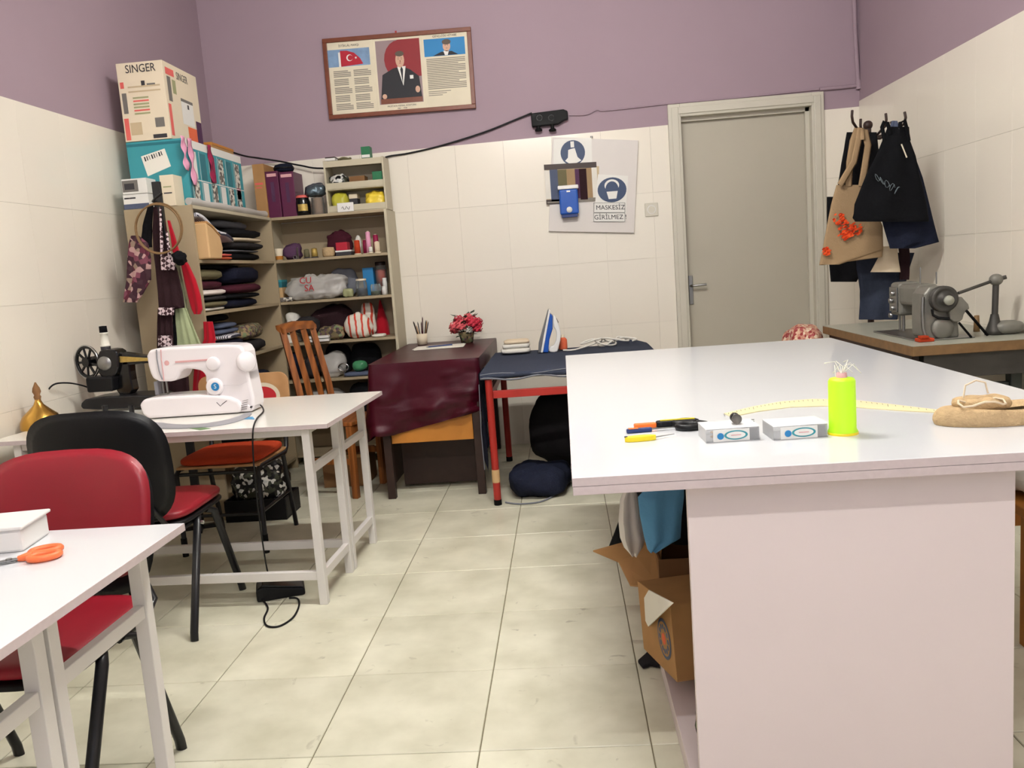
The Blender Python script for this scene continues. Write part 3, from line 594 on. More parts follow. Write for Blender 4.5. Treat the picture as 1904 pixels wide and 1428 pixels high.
# ================================================================ office chairs (black tube frame, padded seat and back)
def shell(w0, w1, z0, z1, y0, y1, th, curve=.035, e_=.6):
    # padded panel curved around the sitter (hollow towards -y), leaning from y0 (bottom) to y1 (top)
    sp = lambda q, p: math.copysign(abs(q)**p, q) if abs(q) > 1e-9 else 0.0
    def fn(i, j):
        a = i*2*math.pi; r = 1-abs(2*j-1); side = -1 if j < .5 else 1      # r: 0 centre .. 1 rim
        rr = r; u_ = sp(math.cos(a), e_)*rr; v_ = sp(math.sin(a), e_)*rr
        f = .5+v_/2; x = u_*(w0+(w1-w0)*f)/2
        bulge = side*th/2*(1-r**6)
        return Vector((x, y0+(y1-y0)*f-curve*u_*u_+bulge, z0+(z1-z0)*f))
    return MB().grid(fn, 40, 17, cu=True)
def pad(w_, d_, z0, z1, yc=0, e=.35, dome=.012):
    b = MB()
    def fn(i, j):
        a = i*2*math.pi; bb = (j-.5)*math.pi*.998; sp = lambda q, p: math.copysign(abs(q)**p, q)
        cb = 0 if j in (0, 1) else sp(math.cos(bb), .25)
        x = w_/2*cb*sp(math.cos(a), e); y = yc+d_/2*cb*sp(math.sin(a), e); z = (z0+z1)/2+(z1-z0)/2*sp(math.sin(bb), .6)
        return Vector((x, y, z+(dome*(1-(2*x/w_)**2)*(1-(2*(y-yc)/d_)**2) if bb > 0 else 0)))
    return b.grid(fn, 36, 14, cu=True)
def office_chair(loc, rz, label, k_=1.0):
    with at(loc, rz):
        t = thing('office_chair', (0,0,0), label, 'chair')
        pad(.47, .43, .435, .475).build('seat', 'red_vinyl', t); pad(.475, .435, .412, .438, 0, .35, 0).build('seat_shell', 'black_plastic', t)
        for s_ in (-1, 1):
            x = s_*.236
            MB().tube([(x, -.245, 0), (x, -.235, .03), (x, -.06, .40), (x*.93, -.03, .415)], .0155, 10, fl=.7).build('front_leg', 'black_metal', t)
            MB().tube([(x, .245, 0), (x, .24, .03), (x, .10, .40), (x*.93, .06, .415)], .0155, 10, fl=.7).build('rear_leg', 'black_metal', t)
            MB().tube([(x*.9, .06, .405), (x*.9, .2, .40), (x*.88, .262, .43), (x*.6, .296, .55), (x*.6, .318, .64)], .009, 8).build('back_upright', 'black_metal', t)
            MB().cyl((x*1.06, .10, .40), (x*1.1, .10, .40), .008).build('bolt', 'chrome', t)
        MB().tube([(-.2, -.1, .408), (.2, -.1, .408)], .01, 8).build('cross_bar', 'black_metal', t)
        sh = shell(.45*k_, .485*k_, .44, .836+.04*(k_-1)/.08, .268, .335, .03).build('back_shell', 'black_plastic', t)
        if True:
            rb = MB()
            for k in range(13): z = .46+k*.011; rb.cyl((-.17, .262+.0018*k, z), (.17, .262+.0018*k, z), .003, n=5)
            rb.build('rib', 'black_plastic', sh)
        shell(.46, .495, .495, .85, .248, .312, .04).build('backrest', 'red_vinyl', t)
    return t
office_chair((-1.652, 3.05, 0), 181, 'black-backed office chair with red seat drawn up to the machine table', 1.08)
office_chair((-1.372, 1.862, 0), 0, 'red office chair facing the scissors table, its red backrest showing')
# rear chair: plywood back, orange cushion
with at((-1.68, 3.98, 0), -1):
    t = thing('school_chair', (0,0,0), 'old chair with orange cushion and plywood back bearing a red oval sticker', 'chair')
    for s_ in (-1, 1):
        x = s_*.2
        MB().tube([(x, -.21, 0), (x, -.2, .40), (x, -.17, .415), (x, .17, .405), (x, .2, .43), (x, .235, .60), (x, .25, .78)], .012, 10).build('side_tube', 'black_metal', t)
        MB().tube([(x, .14, .40), (x, .22, 0)], .012, 10).build('rear_leg', 'black_metal', t); MB().tube([(x, -.197, .2), (x, .178, .2)], .008, 8).build('side_rail', 'black_metal', t)
        MB().cyl((x, -.21, 0), (x, -.21, .09), .0145).build('foot_cap', 'rubber', t)
    MB().tube([(-.2, -.195, .19), (.2, -.195, .19)], .008, 8).build('front_rail', 'black_metal', t); MB().tube([(-.2, -.19, .395), (.2, -.19, .395)], .009, 8).build('seat_rail', 'black_metal', t)
    MB().box(-.205, .205, -.19, .19, .417, .43).build('seat_board', 'plywood', t, .004)
    pad(.41, .4, .43, .47).build('cushion', 'orange_fabric', t)
    o_ = []; 
    for cx_, cz_, a0 in ((.19,.765,0),(-.19,.765,90),(-.19,.59,180),(.19,.59,270)):
        for k in range(6): an = R_(a0+k*18); o_.append((cx_+.05*math.cos(an), cz_+.05*math.sin(an)))
    o_ = [(a, b_-.6) for a, b_ in o_]
    lv = Vector((0, .06, 1)).normalized()
    bk = MB().prism(o_, .012, (0, .222, .6), (1,0,0), lv).build('backrest', 'plywood', t, .002)
    cp_ = Vector((.105, .2075, .6))+lv*.095
    MB().disc(cp_, (1,0,0), lv, .088, 0, 28, r2=.07).disc(cp_+Vector((0,-.0008,0)), (1,0,0), lv, .068, 1, 28, r2=.05).build('sticker', ['paper_cream','red_ink'], bk)
# wooden slat chair
with at((-1.345, 4.86, 0), 74):
    t = thing('wooden_chair', (0,0,0), 'brown wooden chair with tall slatted back in front of the shelves', 'chair')
    MB().box(-.18, .18, -.15, .17, .425, .45).build('seat', 'wood_chair', t, .006)
    for s_ in (-1, 1):
        MB().box(s_*.165-.018, s_*.165+.018, -.145, -.11, 0, .425).build('front_leg', 'wood_chair', t, .003)
        MB().tube([(s_*.165, .17, 0), (s_*.165, .16, .42), (s_*.16, .19, .65), (s_*.152, .262, 1.0)], [.026,.027,.026,.024], 4, sm=False).build('back_post', 'wood_chair', t)
        MB().box(s_*.165-.01, s_*.165+.01, -.11, .15, .2, .235).build('side_rail', 'wood_chair', t)
    MB().tube([(-.175, .262, 1.0), (0, .272, 1.012), (.175, .262, 1.0)], .036, 6, sm=False, fl=.5).build('top_rail', 'wood_chair', t)
    MB().box(-.15, .15, .162, .182, .5, .54).build('lower_rail', 'wood_chair', t)
    for x in (-.058, .058): MB().tube([(x, .172, .53), (x, .195, .68), (x, .258, .985)], [.033]*3, 4, sm=False, fl=.5).build('slat', 'wood_chair', t)
    MB().box(-.147, .147, -.14, -.115, .37, .425).build('apron', 'wood_chair', t)
# ================================================================ white electric sewing machine
def out(P, Y): return [(q.x, q.z) for q in (py(x, y, Y) for x, y in P)]
def face(mb, P, Y, d, mi=0): return mb.prism(out(P, Y), d, (0, Y+d, 0), (1,0,0), (0,0,1), mi)
def resam(P, n=4):
    # rounded outline: Chaikin corner cutting
    for _ in range(n):
        Q = []
        for i in range(len(P)):
            a, b_ = P[i], P[(i+1) % len(P)]
            Q += [(a[0]*.75+b_[0]*.25, a[1]*.75+b_[1]*.25), (a[0]*.25+b_[0]*.75, a[1]*.25+b_[1]*.75)]
        P = Q
    return P
YM = 3.44
b0 = pz(360, 777, TT)
t = thing('sewing_machine', (b0.x, YM+.08, TT), 'white electric sewing machine with blue dial', 'sewing machine')
zsh = TT+.004-min(p[1] for p in out([(268,776),(440,776)], YM))
def mface(P, d, y=0, bev=.012, nm='part', mat='machine_white', par=None, rnd=2):
    P = resam(P, rnd) if rnd else P
    pts = [(a, max(z, TT+.004)) for a, z in out(P, YM)]
    return MB().prism(pts, d, (0, YM+y+d, 0), (1,0,0), (0,0,1)).build(nm, mat, par or t, bev, 3)
mface([(266,654),(290,648),(360,644),(432,641),(450,646),(456,684),(464,722),(378,722),(378,692),(345,686),(333,690),(328,702),(321,711),(282,711),(272,690)], .13, .02, nm='arm', rnd=1)
mface([(392,652),(448,648),(456,684),(464,722),(470,748),(467,780),(379,780),(379,700)], .128, .021, .012, nm='column', rnd=1)
mface([(255,744),(300,738),(385,734),(440,740),(452,762),(430,790),(300,790),(268,780)], .165, .0, .012, nm='free_arm_base', rnd=1)
mface([(430,756),(468,752),(466,790),(430,790)], .13, .018, .008, nm='foot_cover', rnd=1)
def knob(x, y, r, h, nm, mat, d=.02):
    c = py(x, y, YM+d); return MB().lathe([(r*1.05,0),(r*1.05,h*.3),(r,h*.35),(r*.96,h*.9),(r*.85,h),(0,h)], c, 24, axis=(0,-1,0)).build(nm, mat, t)
knob(397, 676, .028, .016, 'stitch_dial', 'machine_white'); dl_ = knob(400, 719, .036, .014, 'pattern_dial', 'machine_white')
c = py(400, 719, YM+.0035); MB().disc(c, UX, UZ, .018, 0, 24).build('dial_disc', 'dial_blue', dl_); text('dial_mark', 'S', .026, c+Vector((0,-.0008,0)), UX, UZ, 'plastic_white', dl_)
c = py(454, 672, YM+.03); hw = MB().lathe([(0,0),(.036,0),(.043,.006),(.043,.024),(.036,.032),(0,.034)], c, 26, axis=(.8,-.6,0)).build('handwheel', 'machine_white', t)
MB().tube([py(291, 650, YM+.018), py(292, 668, YM+.017), py(296, 690, YM+.017), py(302, 706, YM+.017)], .0028, 5).build('thread_slot', 'machine_grey', t)
MB().tube([py(299, 650, YM+.018), py(300, 668, YM+.017), py(303, 690, YM+.017), py(305, 708, YM+.017)], .002, 5).build('thread_slot', 'print_pink', t)
MB().box(*[f_ for a in (py(325, 672.5, YM), py(382, 668, YM)) for f_ in ()] if False else (py(322,673,YM).x, py(384,668,YM).x, YM+.017, YM+.02, py(350,673,YM).z-.002, py(350,671,YM).z+.001)).build('stitch_print', 'print_pink', t)
MB().disc(py(310, 675, YM+.0192), UX, UZ, .011).build('logo_print', 'print_pink', t)
n_ = MB(); c = py(302, 712, YM+.09); zt = py(302, 738, YM+.09).z
n_.cyl(c+Vector((0,0,.01)), (c.x, c.y, zt+.012), .006).cyl((c.x+.018, c.y, c.z+.01), (c.x+.018, c.y, zt+.018), .005).box(c.x-.012, c.x+.022, c.y-.014, c.y+.01, zt+.01, zt+.016)
n_.build('needle_bar', 'steel', t); MB().box(c.x-.03, c.x-.012, c.y-.02, c.y+.02, zt+.012, c.z+.01).build('light_cover', 'machine_grey', t, .003)
zpl = py(330, 737, YM+.08).z; MB().box(py(290,740,YM+.05).x, py(368,735,YM+.05).x, YM+.03, YM+.14, zpl-.004, zpl+.0025).build('needle_plate', 'steel', t, .001)
g = MB()
for k in range(4):
    q = py(414+k*5, 724+(k % 2)*3, YM+.0192)
q0_, q1_, q2_, q3_ = (py(x, y, YM+.001) for x, y in ((403,748),(410,755),(414,751),(422,745)))
MB().tube([q0_, q1_, q2_, q3_], .002, 4).build('logo_mark', 'print_dark', t)
vg = MB()
for k in range(5):
    a, b_ = py(446+k*1.2, 762-k*4, YM+.009), py(459+k*.6, 760-k*4.2, YM+.009); vg.cyl(a, b_, .0016, n=4)
vg.build('vent_print', 'print_grey', t)
# grey pad in front of the machine, paper scraps
P = [(284,784),(330,791),(380,789),(430,780),(464,766),(470,770),(455,780),(420,790),(370,796),(310,798),(276,795)]
tag(MB().prism([(p.x, p.y) for p in (pz(x, y, TT+.001) for x, y in resam(P, 2))], .004, (0,0,TT), (1,0,0), (0,1,0)).build('grey_pad', 'machine_grey', None, .001), 'curved grey plastic strip beneath the white sewing machine', 'strip')
def slip(name, P, mat, label, th=.0008, z=TT):
    return tag(MB().prism([(q.x, q.y) for q in (pz(x, y, z) for x, y in P)], th, (0,0,z+.0002), (1,0,0), (0,1,0)).build(name, mat), label, 'paper')
slip('paper_scrap', [(352,797),(372,800),(392,797),(376,794.5)], 'green_cloth', 'green paper scrap at the table edge below the machine')
slip('paper_scrap', [(452,780),(474,780),(470,775),(456,776)], 'blue_cloth', 'small blue paper scrap beside the machine cable')
def lace(pts, r, mat, nm, label, cat='cable'): o = cable(nm, pts, r, mat, None); return tag(o, label, cat)
# foot pedal and its cables
pc = pz(523, 1105, 0)
with at((pc.x, pc.y, 0), 20):
    t = thing('foot_pedal', (0,0,0), 'black foot pedal lying on the floor by the table leg', 'pedal')
    MB().prism([(-.095,0),(.095,0),(.095,.03),(-.07,.062),(-.095,.05)], .11, (0,.055,0), (1,0,0), (0,0,1)).build('base', 'black_plastic', t, .008)
    MB().prism([(-.09,.052),(-.068,.066),(.09,.034),(.09,.03),(-.07,.058)], .1, (0,.05,.002), (1,0,0), (0,0,1)).build('treadle', 'black_gloss', t, .002)
e = pz(478, 752, TT+.02)
P = [pz(466, 757, TT+.025), pz(482, 752, TT+.02), pz(490, 764, TT+.006), pz(478, 778, TT+.006)]
P += [py(471, 796, 3.04), py(470, 830, 3.03), py(475, 900, 3.05), py(487, 1000, 3.1), (pc.x-.02, pc.y-.06, .1), (pc.x-.015, pc.y-.02, .072)]
cable('pedal_cable', P, .0035, 'black_plastic', 'black cable dropping from the white machine to the foot pedal')
P = [(pc.x-.06, pc.y-.065, .012)] + [pz(x, y, .004) for x, y in ((498,1130),(491,1150),(497,1164),(520,1164),(545,1148),(556,1126),(553,1113),(538,1112))]
cable('mains_cable', P, .004, 'black_plastic', 'loop of black cable on the floor beside the pedal')
# ================================================================ antique black machine
YA = 3.78
t = thing('antique_sewing_machine', pz(215, 772, TT), 'antique black sewing machine with spoked wheel and gold lettering', 'sewing machine')
def af(P, y0, d, nm, mat='black_gloss', bev=.006, rnd=1, lo=None):
    pts = out(resam(P, rnd) if rnd else P, YA)
    return MB().prism(pts, d, (0, YA+y0+d, 0), (1,0,0), (0,0,1)).build(nm, mat, t, bev, 2)
af([(152,752),(165,738),(285,733),(300,738),(298,752),(268,757),(160,762)], -.02, .17, 'base', 'black_metal')
af([(218,672),(232,672),(234,700),(242,736),(206,738),(212,700)], .04, .06, 'column')
af([(176,655),(192,650),(212,652),(216,664),(216,690),(206,704),(186,704),(176,692)], .02, .09, 'head')
af([(205,656),(222,658),(262,664),(305,664),(305,676),(262,677),(225,682),(205,682)], .04, .06, 'arm', 'black_gloss')
gd = af([(212,664),(262,667),(300,667),(300,672),(262,673),(212,676)], .036, .006, 'gold_lettering', 'gold', .0005, 0)
c = py(194, 676, YA+.02); MB().lathe([(0,.006),(.03,.005),(.034,0)], c, 22, axis=(0,-1,0)).build('cover_plate', 'steel', t)
af([(160,702),(210,700),(212,727),(164,730)], -.01, .1, 'motor', 'black_plastic', .008, 0)
wc = py(163, 673, YA+.065); ax = Vector((-.35, -.94, 0)).normalized()
w2 = MB(); e1 = ax.orthogonal().normalized(); e2 = ax.cross(e1)
ring = [wc+(e1*math.cos(a)+e2*math.sin(a))*.072 for a in [2*math.pi*k/28 for k in range(28)]]
w2.tube(ring, .0085, 8, closed=True); w2.build('wheel_rim', 'black_gloss', t)
MB().tube([wc+(e1*math.cos(a)+e2*math.sin(a))*.079+ax*.004 for a in [2*math.pi*k/28 for k in range(28)]], .0035, 6, closed=True).build('wheel_trim', 'chrome', t)
for k in range(9):
    a = 2*math.pi*k/9; d = e1*math.cos(a)+e2*math.sin(a); MB().cyl(wc+d*.02, wc+d*.066, .006, n=6).build('spoke', 'black_gloss', t)
MB().cyl(wc-ax*.05, wc+ax*.014, .024, n=16).build('wheel_hub', 'black_gloss', t)
for x in (197, 246): 
    f = pz(x, 772, TT); MB().cyl(f, (f.x, f.y, TT+.045), .01, .013).build('foot', 'black_metal', t)
for x in (200, 290):
    f = pz(x, 752, TT); MB().cyl((f.x, YA+.13, TT), (f.x, YA+.13, TT+.045), .01, .013).build('foot', 'black_metal', t)
s_ = py(197, 650, YA+.06); 
MB().cyl(s_-Vector((0,0,.005)), s_+Vector((0,0,.0148)), .022).build('spool_seat', 'print_dark', t)
u_ = thing('thread_spool', s_+Vector((0,0,.015)), 'white thread spool with black top on the antique machine', 'spool')
MB().lathe([(0,0),(.024,0),(.024,.006),(.02,.008),(.017,.058),(.02,.06),(.02,.066),(0,.066)], s_+Vector((0,0,.0152)), 16).build('thread', 'thread_white', u_)
MB().lathe([(0,0),(.018,0),(.017,.03),(0,.031)], s_+Vector((0,0,.0815)), 14).build('cap', 'black_cloth', u_)
cable('antique_cable', [py(168, 722, YA+.04), py(150, 716, YA), py(125, 712, YA-.06), py(100, 715, YA-.14), py(86, 732, YA-.12), py(83, 752, YA-.12), pz(86, 768, TT+.006), pz(108, 778, TT+.006), pz(124, 782, TT+.006)], .004, 'black_plastic', 'black cable looping from the antique machine')
# brass dome
c = pz(62, 800, TT); c.y += .06; c.x = max(c.x, XL+.1)
t = thing('brass_dome', c, 'shiny brass dome lid with carved wooden finial', 'lid')
MB().lathe([(.082,0),(.083,.006),(.08,.03),(.068,.055),(.042,.078),(.02,.1),(.012,.118),(.012,.124)], c, 28).build('dome', 'brass', t)
MB().lathe([(.012,0),(.015,.012),(.011,.02),(.017,.034),(.014,.05),(.008,.062),(.003,.074),(0,.075)], c+Vector((0,0,.122)), 14).build('finial', 'card_dark', t)
# ================================================================ near table: open white case, scissors
c = pz(0, 1010, TT)
t = thing('plastic_case', (-1.42, 1.7, TT), 'white plastic case at the edge of the scissors table', 'case')
a = pz(44, 1026, TT)
with at((a.x, a.y, TT), 9):
    MB().box(-.42, 0, 0, .13, 0, .05).build('body', 'plastic_white', t, .006)
    MB().box(-.424, .006, -.006, .136, .05, .058).build('lid', 'plastic_white', t, .003)
def scissors(loc, rz, L, hm, name, label, bm='steel', tilt=0, big=1.0, z=0):
    with at(loc, rz):
        t = thing(name, (0,0,0), label, 'scissors')
        for s_ in (-1, 1):
            MB().prism([(0,-.006*s_),(L*.55,-.001*s_),(L*.55,.001*s_),(.02,.008*s_),(-.01,.006*s_)], .002, (0,0,.004+.002*s_), (1,0,0), (0,1,0)).build('blade', bm, t)
            c = Vector((-L*.27, s_*.022*big, .008)); n = 18
            MB().tube([(-.005,0,.006), (-L*.1, s_*.006, .007), (-L*.16, s_*.013, .008)], [.006,.0075,.008], 8).tube([c+Vector((L*.14*math.cos(2*math.pi*k/n), .02*big*math.sin(2*math.pi*k/n), 0)) for k in range(n)], .0072*big, 8, closed=True).build('handle', hm, t)
        MB().cyl((.012,0,.002), (.012,0,.010), .006).build('screw', 'steel', t)
    return t
c = pz(30, 1045, TT); scissors((c.x, c.y, TT), 209, .2, 'coral_plastic', 'scissors', 'scissors with coral orange handles on the sewing table')
# ================================================================ on the cutting table
def cp(x, y): return pz(x, y, CZT)
c = cp(1345, 793); scissors((c.x-.03, c.y+.02, CZT), 4, .2, 'black_plastic', 'dressmaking_scissors', 'black-handled dressmaking scissors on the cutting table', big=1.1)
c = cp(1222, 797)
t = thing('utility_knife', (c.x, c.y, CZT), 'orange and black utility knife on the cutting table', 'knife')
with at((c.x, c.y+.02, CZT), 3):
    MB().box(-.055, .0, -.009, .009, 0, .012).build('tail', 'orange_plastic', t, .003); MB().box(.0, .1, -.011, .011, 0, .015).build('body', 'black_plastic', t, .004); MB().box(.01, .095, -.004, .004, .0148, .017).build('slider_track', 'yellow_plastic', t)
c = cp(1165, 806)
with at((c.x, c.y, CZT), 5):
    t = thing('seam_ripper', (0,0,0), 'blue-handled thread snips with steel points', 'snips')
    MB().box(0, .062, -.006, .006, 0, .011).build('handle', 'navy_plastic', t, .003); MB().box(.005, .028, -.0065, .0065, .0105, .0118).build('handle_band', 'orange_plastic', t, .0005)
    MB().prism([(.06,-.004),(.13,.002),(.13,.004),(.06,.005)], .002, (0,0,.005), (1,0,0), (0,1,0)).build('blade', 'steel', t)
c = cp(1162, 822)
with at((c.x, c.y, CZT), 6):
    t = thing('yellow_snips', (0,0,0), 'yellow plastic thread clipper on the table edge', 'snips')
    MB().prism(resam([(0,-.010),(.055,-.012),(.078,-.002),(.055,.012),(0,.010)], 2), .012, (0,0,0), (1,0,0), (0,1,0)).build('body', 'yellow_plastic', t, .003)
    MB().cyl((.003,0,.011), (.003,0,.013), .004).build('eyelet', 'print_dark', t); MB().prism([(.07,-.002),(.12,.018),(.07,.004)], .0015, (0,0,.005), (1,0,0), (0,1,0)).build('blade', 'steel', t)
def pinbox(c, rz, label, extras):
    with at((c.x, c.y, CZT), rz):
        t = thing('pin_box', (0,0,0), label, 'plastic box')
        w_, d_, h_ = .118, .085, .03
        b = MB()
        for q in ((0,w_,0,d_,0,.0015),(0,w_,0,.0015,.0015,h_),(0,w_,d_-.0015,d_,.0015,h_),(0,.0015,.0015,d_-.0015,.0015,h_),(w_-.0015,w_,.0015,d_-.0015,.0015,h_)): b.box(*q)
        b.build('tray', 'clear_plastic', t); MB().box(-.001, w_+.001, -.001, d_+.001, h_, h_+.0018).build('lid', 'clear_plastic', t, .0006)
        MB().box(.016, w_-.022, -.0012, -.0004, .001, h_-.002).build('label', 'box_white', t)
        lg = MB(); o = Vector((.066, -.0018, .0145)); lg.disc(o, UX, UZ, .026, 0, 28, r2=.0105); lg.disc(o-Vector((0,.0003,0)), UX, UZ, .021, 1, 28, r2=.0078); lg.disc((.032,-.002,.0135), UX, UZ, .0075, 2, 18); lg.rects((.055,-.0025,.0135), UX, UZ, [(0,.022,0,.0022,3)], .0001)
        lg.build('label_print', ['teal','box_white','dial_blue','print_pink'], t)
        MB().box(w_-.02, w_-.004, .003, d_-.003, .002, h_-.003).build('foam_strip', 'print_grey', t)
        for k in range(extras):
            MB().lathe([(0,0),(.01,0),(.01,.002),(.004,.003),(.004,.009),(.01,.01),(.01,.012),(0,.012)], (.03+.022*k, .05, .0018), 12).build('bobbin', ('card_light','blue_cloth','wood_dark')[k % 3], t)
    return t
c = cp(1313, 824); pinbox(c, 2, 'clear plastic pin box with a black reel on its lid', 3)
t = thing('thread_reel', cp(1376, 800), 'small black reel standing on the pin box', 'reel')
a = Vector((c.x+.075, c.y+.045, CZT+.0322)); MB().lathe([(0,0),(.011,0),(.011,.022),(0,.022)], a+Vector((0,-.011,.0115)), 14, axis=(0,1,0)).build('reel', 'black_plastic', t); MB().lathe([(.0115,0),(.0115,.003),(0,.003)], a+Vector((0,-.0145,.0115)), 14, axis=(0,1,0)).build('rim', 'print_grey', t)
c2_ = cp(1438, 819); pinbox(c2_, 2, 'clear plastic pin box beside the neon thread cone', 0)
# neon thread cone
c = cp(1567, 806)
t = thing('thread_cone', c, 'neon yellow thread cone with loose pale thread ends', 'thread')
MB().lathe([(0,0),(.031,0),(.032,.006),(.029,.012),(.0285,.118),(.025,.124),(.01,.126)], c, 28).build('winding', 'neon', t)
MB().lathe([(.033,0),(.033,.005),(.03,.006)], c, 24).build('foot_ring', 'yellow_plastic', t); MB().lathe([(.012,.12),(.011,.136),(.008,.136),(.008,.12)], c, 14).build('core', 'print_pink', t)
random.seed(4); th = MB()
for k in range(9):
    a = random.uniform(0, 6.28); p = c+Vector((0,0,.132)); L_ = random.uniform(.02,.045)
    th.tube([p, p+Vector((math.cos(a)*L_*.6, math.sin(a)*L_*.6, .012+random.uniform(0,.02))), p+Vector((math.cos(a+.7)*L_, math.sin(a+.7)*L_, random.uniform(-.004,.03)))], .0009, 4)
th.build('loose_threads', 'thread_white', t)
# pattern curve ruler
A = [(1346,770),(1400,757),(1450,748),(1510,743),(1580,744),(1650,752),(1750,764)]; B_ = [(1760,769),(1680,765),(1600,759),(1530,756),(1470,758),(1410,766),(1360,776)]
pl = [cp(x, y) for x, y in A+B_]
t = thing('curve_ruler', cp(1500, 755), 'cream curved pattern ruler lying across the cutting table', 'ruler')
MB().prism([(p.x, p.y) for p in pl], .002, (0,0,CZT+.0003), (1,0,0), (0,1,0)).build('blade', 'ruler', t)
tk = MB()
for k in range(len(A)-1):
    for j in range(7):
        x, y = A[k][0]+(A[k+1][0]-A[k][0])*j/7, A[k][1]+(A[k+1][1]-A[k][1])*j/7+1.2
        p = cp(x, y); q = cp(x+1, y+2.4 if j else y+4.5); tk.quad(Vector((p.x,p.y,CZT+.0026)), Vector((p.x+.0012,p.y,CZT+.0026)), Vector((q.x+.0012,q.y,CZT+.0026)), Vector((q.x,q.y,CZT+.0026)))
tk.build('scale_marks', 'wood_dark', t)
# crochet pouch
c = cp(1856, 783)
t = thing('crochet_pouch', c, 'beige crochet pouch with drawstring lying on the cutting table', 'pouch')
def pou(i, j):
    a = i*2*math.pi; r = [1, 1.04, 1.03, .96, .86, .72, .6, .5][min(int(j*7.999), 7)]; zz = [0, .008, .02, .032, .038, .036, .028, .022][min(int(j*7.999), 7)]
    k = .0016*math.sin(a*44+j*60)
    return c+Vector(((.135*r+k)*math.cos(a), (.062*r+k)*math.sin(a)+.0, .0005+zz+.006*math.sin(a*2+1)*j))
MB().grid(pou, 120, 8, cu=True).build('pouch', 'jute', t, sub=1)
fl_ = MB().sell(c+Vector((-.03,.01,.042)), (.06,.035,.016), .7, 28, 0, .006, 30, 3, CZT+.03); fl_.build('flap', 'jute', t)
ln = []
for k in range(14): a = k/13*2*math.pi; ln.append(c+Vector((-.05+.05*math.cos(a+2.2), -.03+.022*math.sin(a+2.2), .05+.006*math.sin(a*3))))
MB().tube(ln, .0025, 6).tube([c+Vector((-.075,.0,.058)), c+Vector((-.068,.006,.084)), c+Vector((-.045,.006,.094)), c+Vector((-.026,.004,.088)), c+Vector((-.022,.0,.064))], .002, 6).build('drawstring', 'cream_cloth', t)
# ================================================================ desk top: pencil cup, papers, flowers
zD = DZT+.008
c = pz(785, 632, zD); c = py(785, 631, 5.72); c.z = zD
t = thing('pencil_cup', c, 'cream cup full of pencils and brushes on the burgundy cloth', 'cup')
MB().lathe([(0,0),(.034,0),(.038,.075),(.035,.075),(.031,.004),(0,.004)], c, 20).build('cup', 'cream_box', t)
random.seed(11)
for k in range(9):
    a = k*.7; b0 = c+Vector((.015*math.cos(a), .015*math.sin(a), .006)); b1 = c+Vector((.05*math.cos(a), .035*math.sin(a), .13+random.uniform(-.02,.05)))
    MB().cyl(b0, b1, .0035, n=6).cyl(b1, b1+(b1-b0).normalized()*.014, .0035, .0006, n=6).build('pencil', ('wood_dark','card','maroon_cloth','iron_dark','brown_cloth')[k % 5], t)
def onD(x, y): p = pz(x, y, zD); return p
P = [(765,642),(860,640),(862,628),(790,630)]
t = thing('paper_stack', onD(810, 636), 'loose white papers on the burgundy cloth', 'papers')
Q = [py(768, 641, 5.28), py(860, 639, 5.30), py(862, 630, 5.52), py(775, 632, 5.50)]
for k, (dx, rz) in enumerate(((0,0),(.01,2),(-.006,-2))):
    MB().prism([(q.x+dx+.004*k*math.sin(k+q.y*9), q.y+.004*k) for q in Q], .0012, (0,0,zD+.0003+k*.0016), (1,0,0), (0,1,0)).build('sheet', 'paper', t)
a = Q[0]; t2 = thing('pen', (a.x+.1, a.y+.1, zD+.006), 'dark blue pen lying on the papers', 'pen')
MB().cyl((a.x+.08, a.y+.1, zD+.009), (a.x+.23, a.y+.15, zD+.009), .0045).build('barrel', 'navy_plastic', t2); MB().cyl((a.x+.08, a.y+.1, zD+.009), (a.x+.066, a.y+.0953, zD+.009), .0045, .001).build('tip', 'steel', t2)
c = py(868, 628, 5.62); c.z = zD
t = thing('flower_arrangement', c, 'pink carnations and roses in a small pot on the burgundy cloth', 'flowers')
MB().lathe([(0,0),(.04,0),(.05,.05),(.055,.075),(.05,.075),(.042,.01),(0,.01)], c, 20).build('pot', 'floral_olive', t)
random.seed(7)
for k, (dx, dy, dz, r, mt) in enumerate(((-.085,-.03,.115,.034,'coral_f'),(-.03,-.06,.125,.036,'coral_f'),(.06,-.04,.14,.04,'rose_f'),(.085,-.02,.10,.034,'rose_f'),(.03,-.06,.09,.022,'white_cloth'),(-.055,.02,.155,.034,'rose_f'),(.02,.02,.17,.03,'coral_f'),(.095,.02,.135,.03,'rose_f'),(-.095,.02,.09,.028,'coral_f'))):
    if 'coral_f' not in MT: M('coral_f', (228,96,104), .7, var=.15, vs=60); M('rose_f', (200,44,66), .7, var=.2, vs=60); M('leaf', (44,62,44), .6, var=.2, vs=40)
    f = MB(); o = c+Vector((dx*.85, dy*.85, dz*.95)); r *= 1.15; f.sell(o, (r*.8, r*.8, r*.7), 1, 14)
    for j in range(34):       # ruffled petals over the whole head
        zz = 1-2*(j+.5)/34; a = j*2.39996; q = math.sqrt(max(0, 1-zz*zz)); d = Vector((q*math.cos(a), q*math.sin(a), zz))
        if d.z < -.6: continue
        s1 = d.orthogonal().normalized(); s2 = d.cross(s1); p = o+d*r*.68; h = r*.36
        f.add([p-s1*h, p-s2*h*.6+d*r*.2, p+s1*h+d*r*.3, p+s2*h*.6+d*r*.25, p+d*r*.42], [(0,1,4),(1,2,4),(2,3,4),(3,0,4)], 0, True)
    f.build('bloom', mt, t)
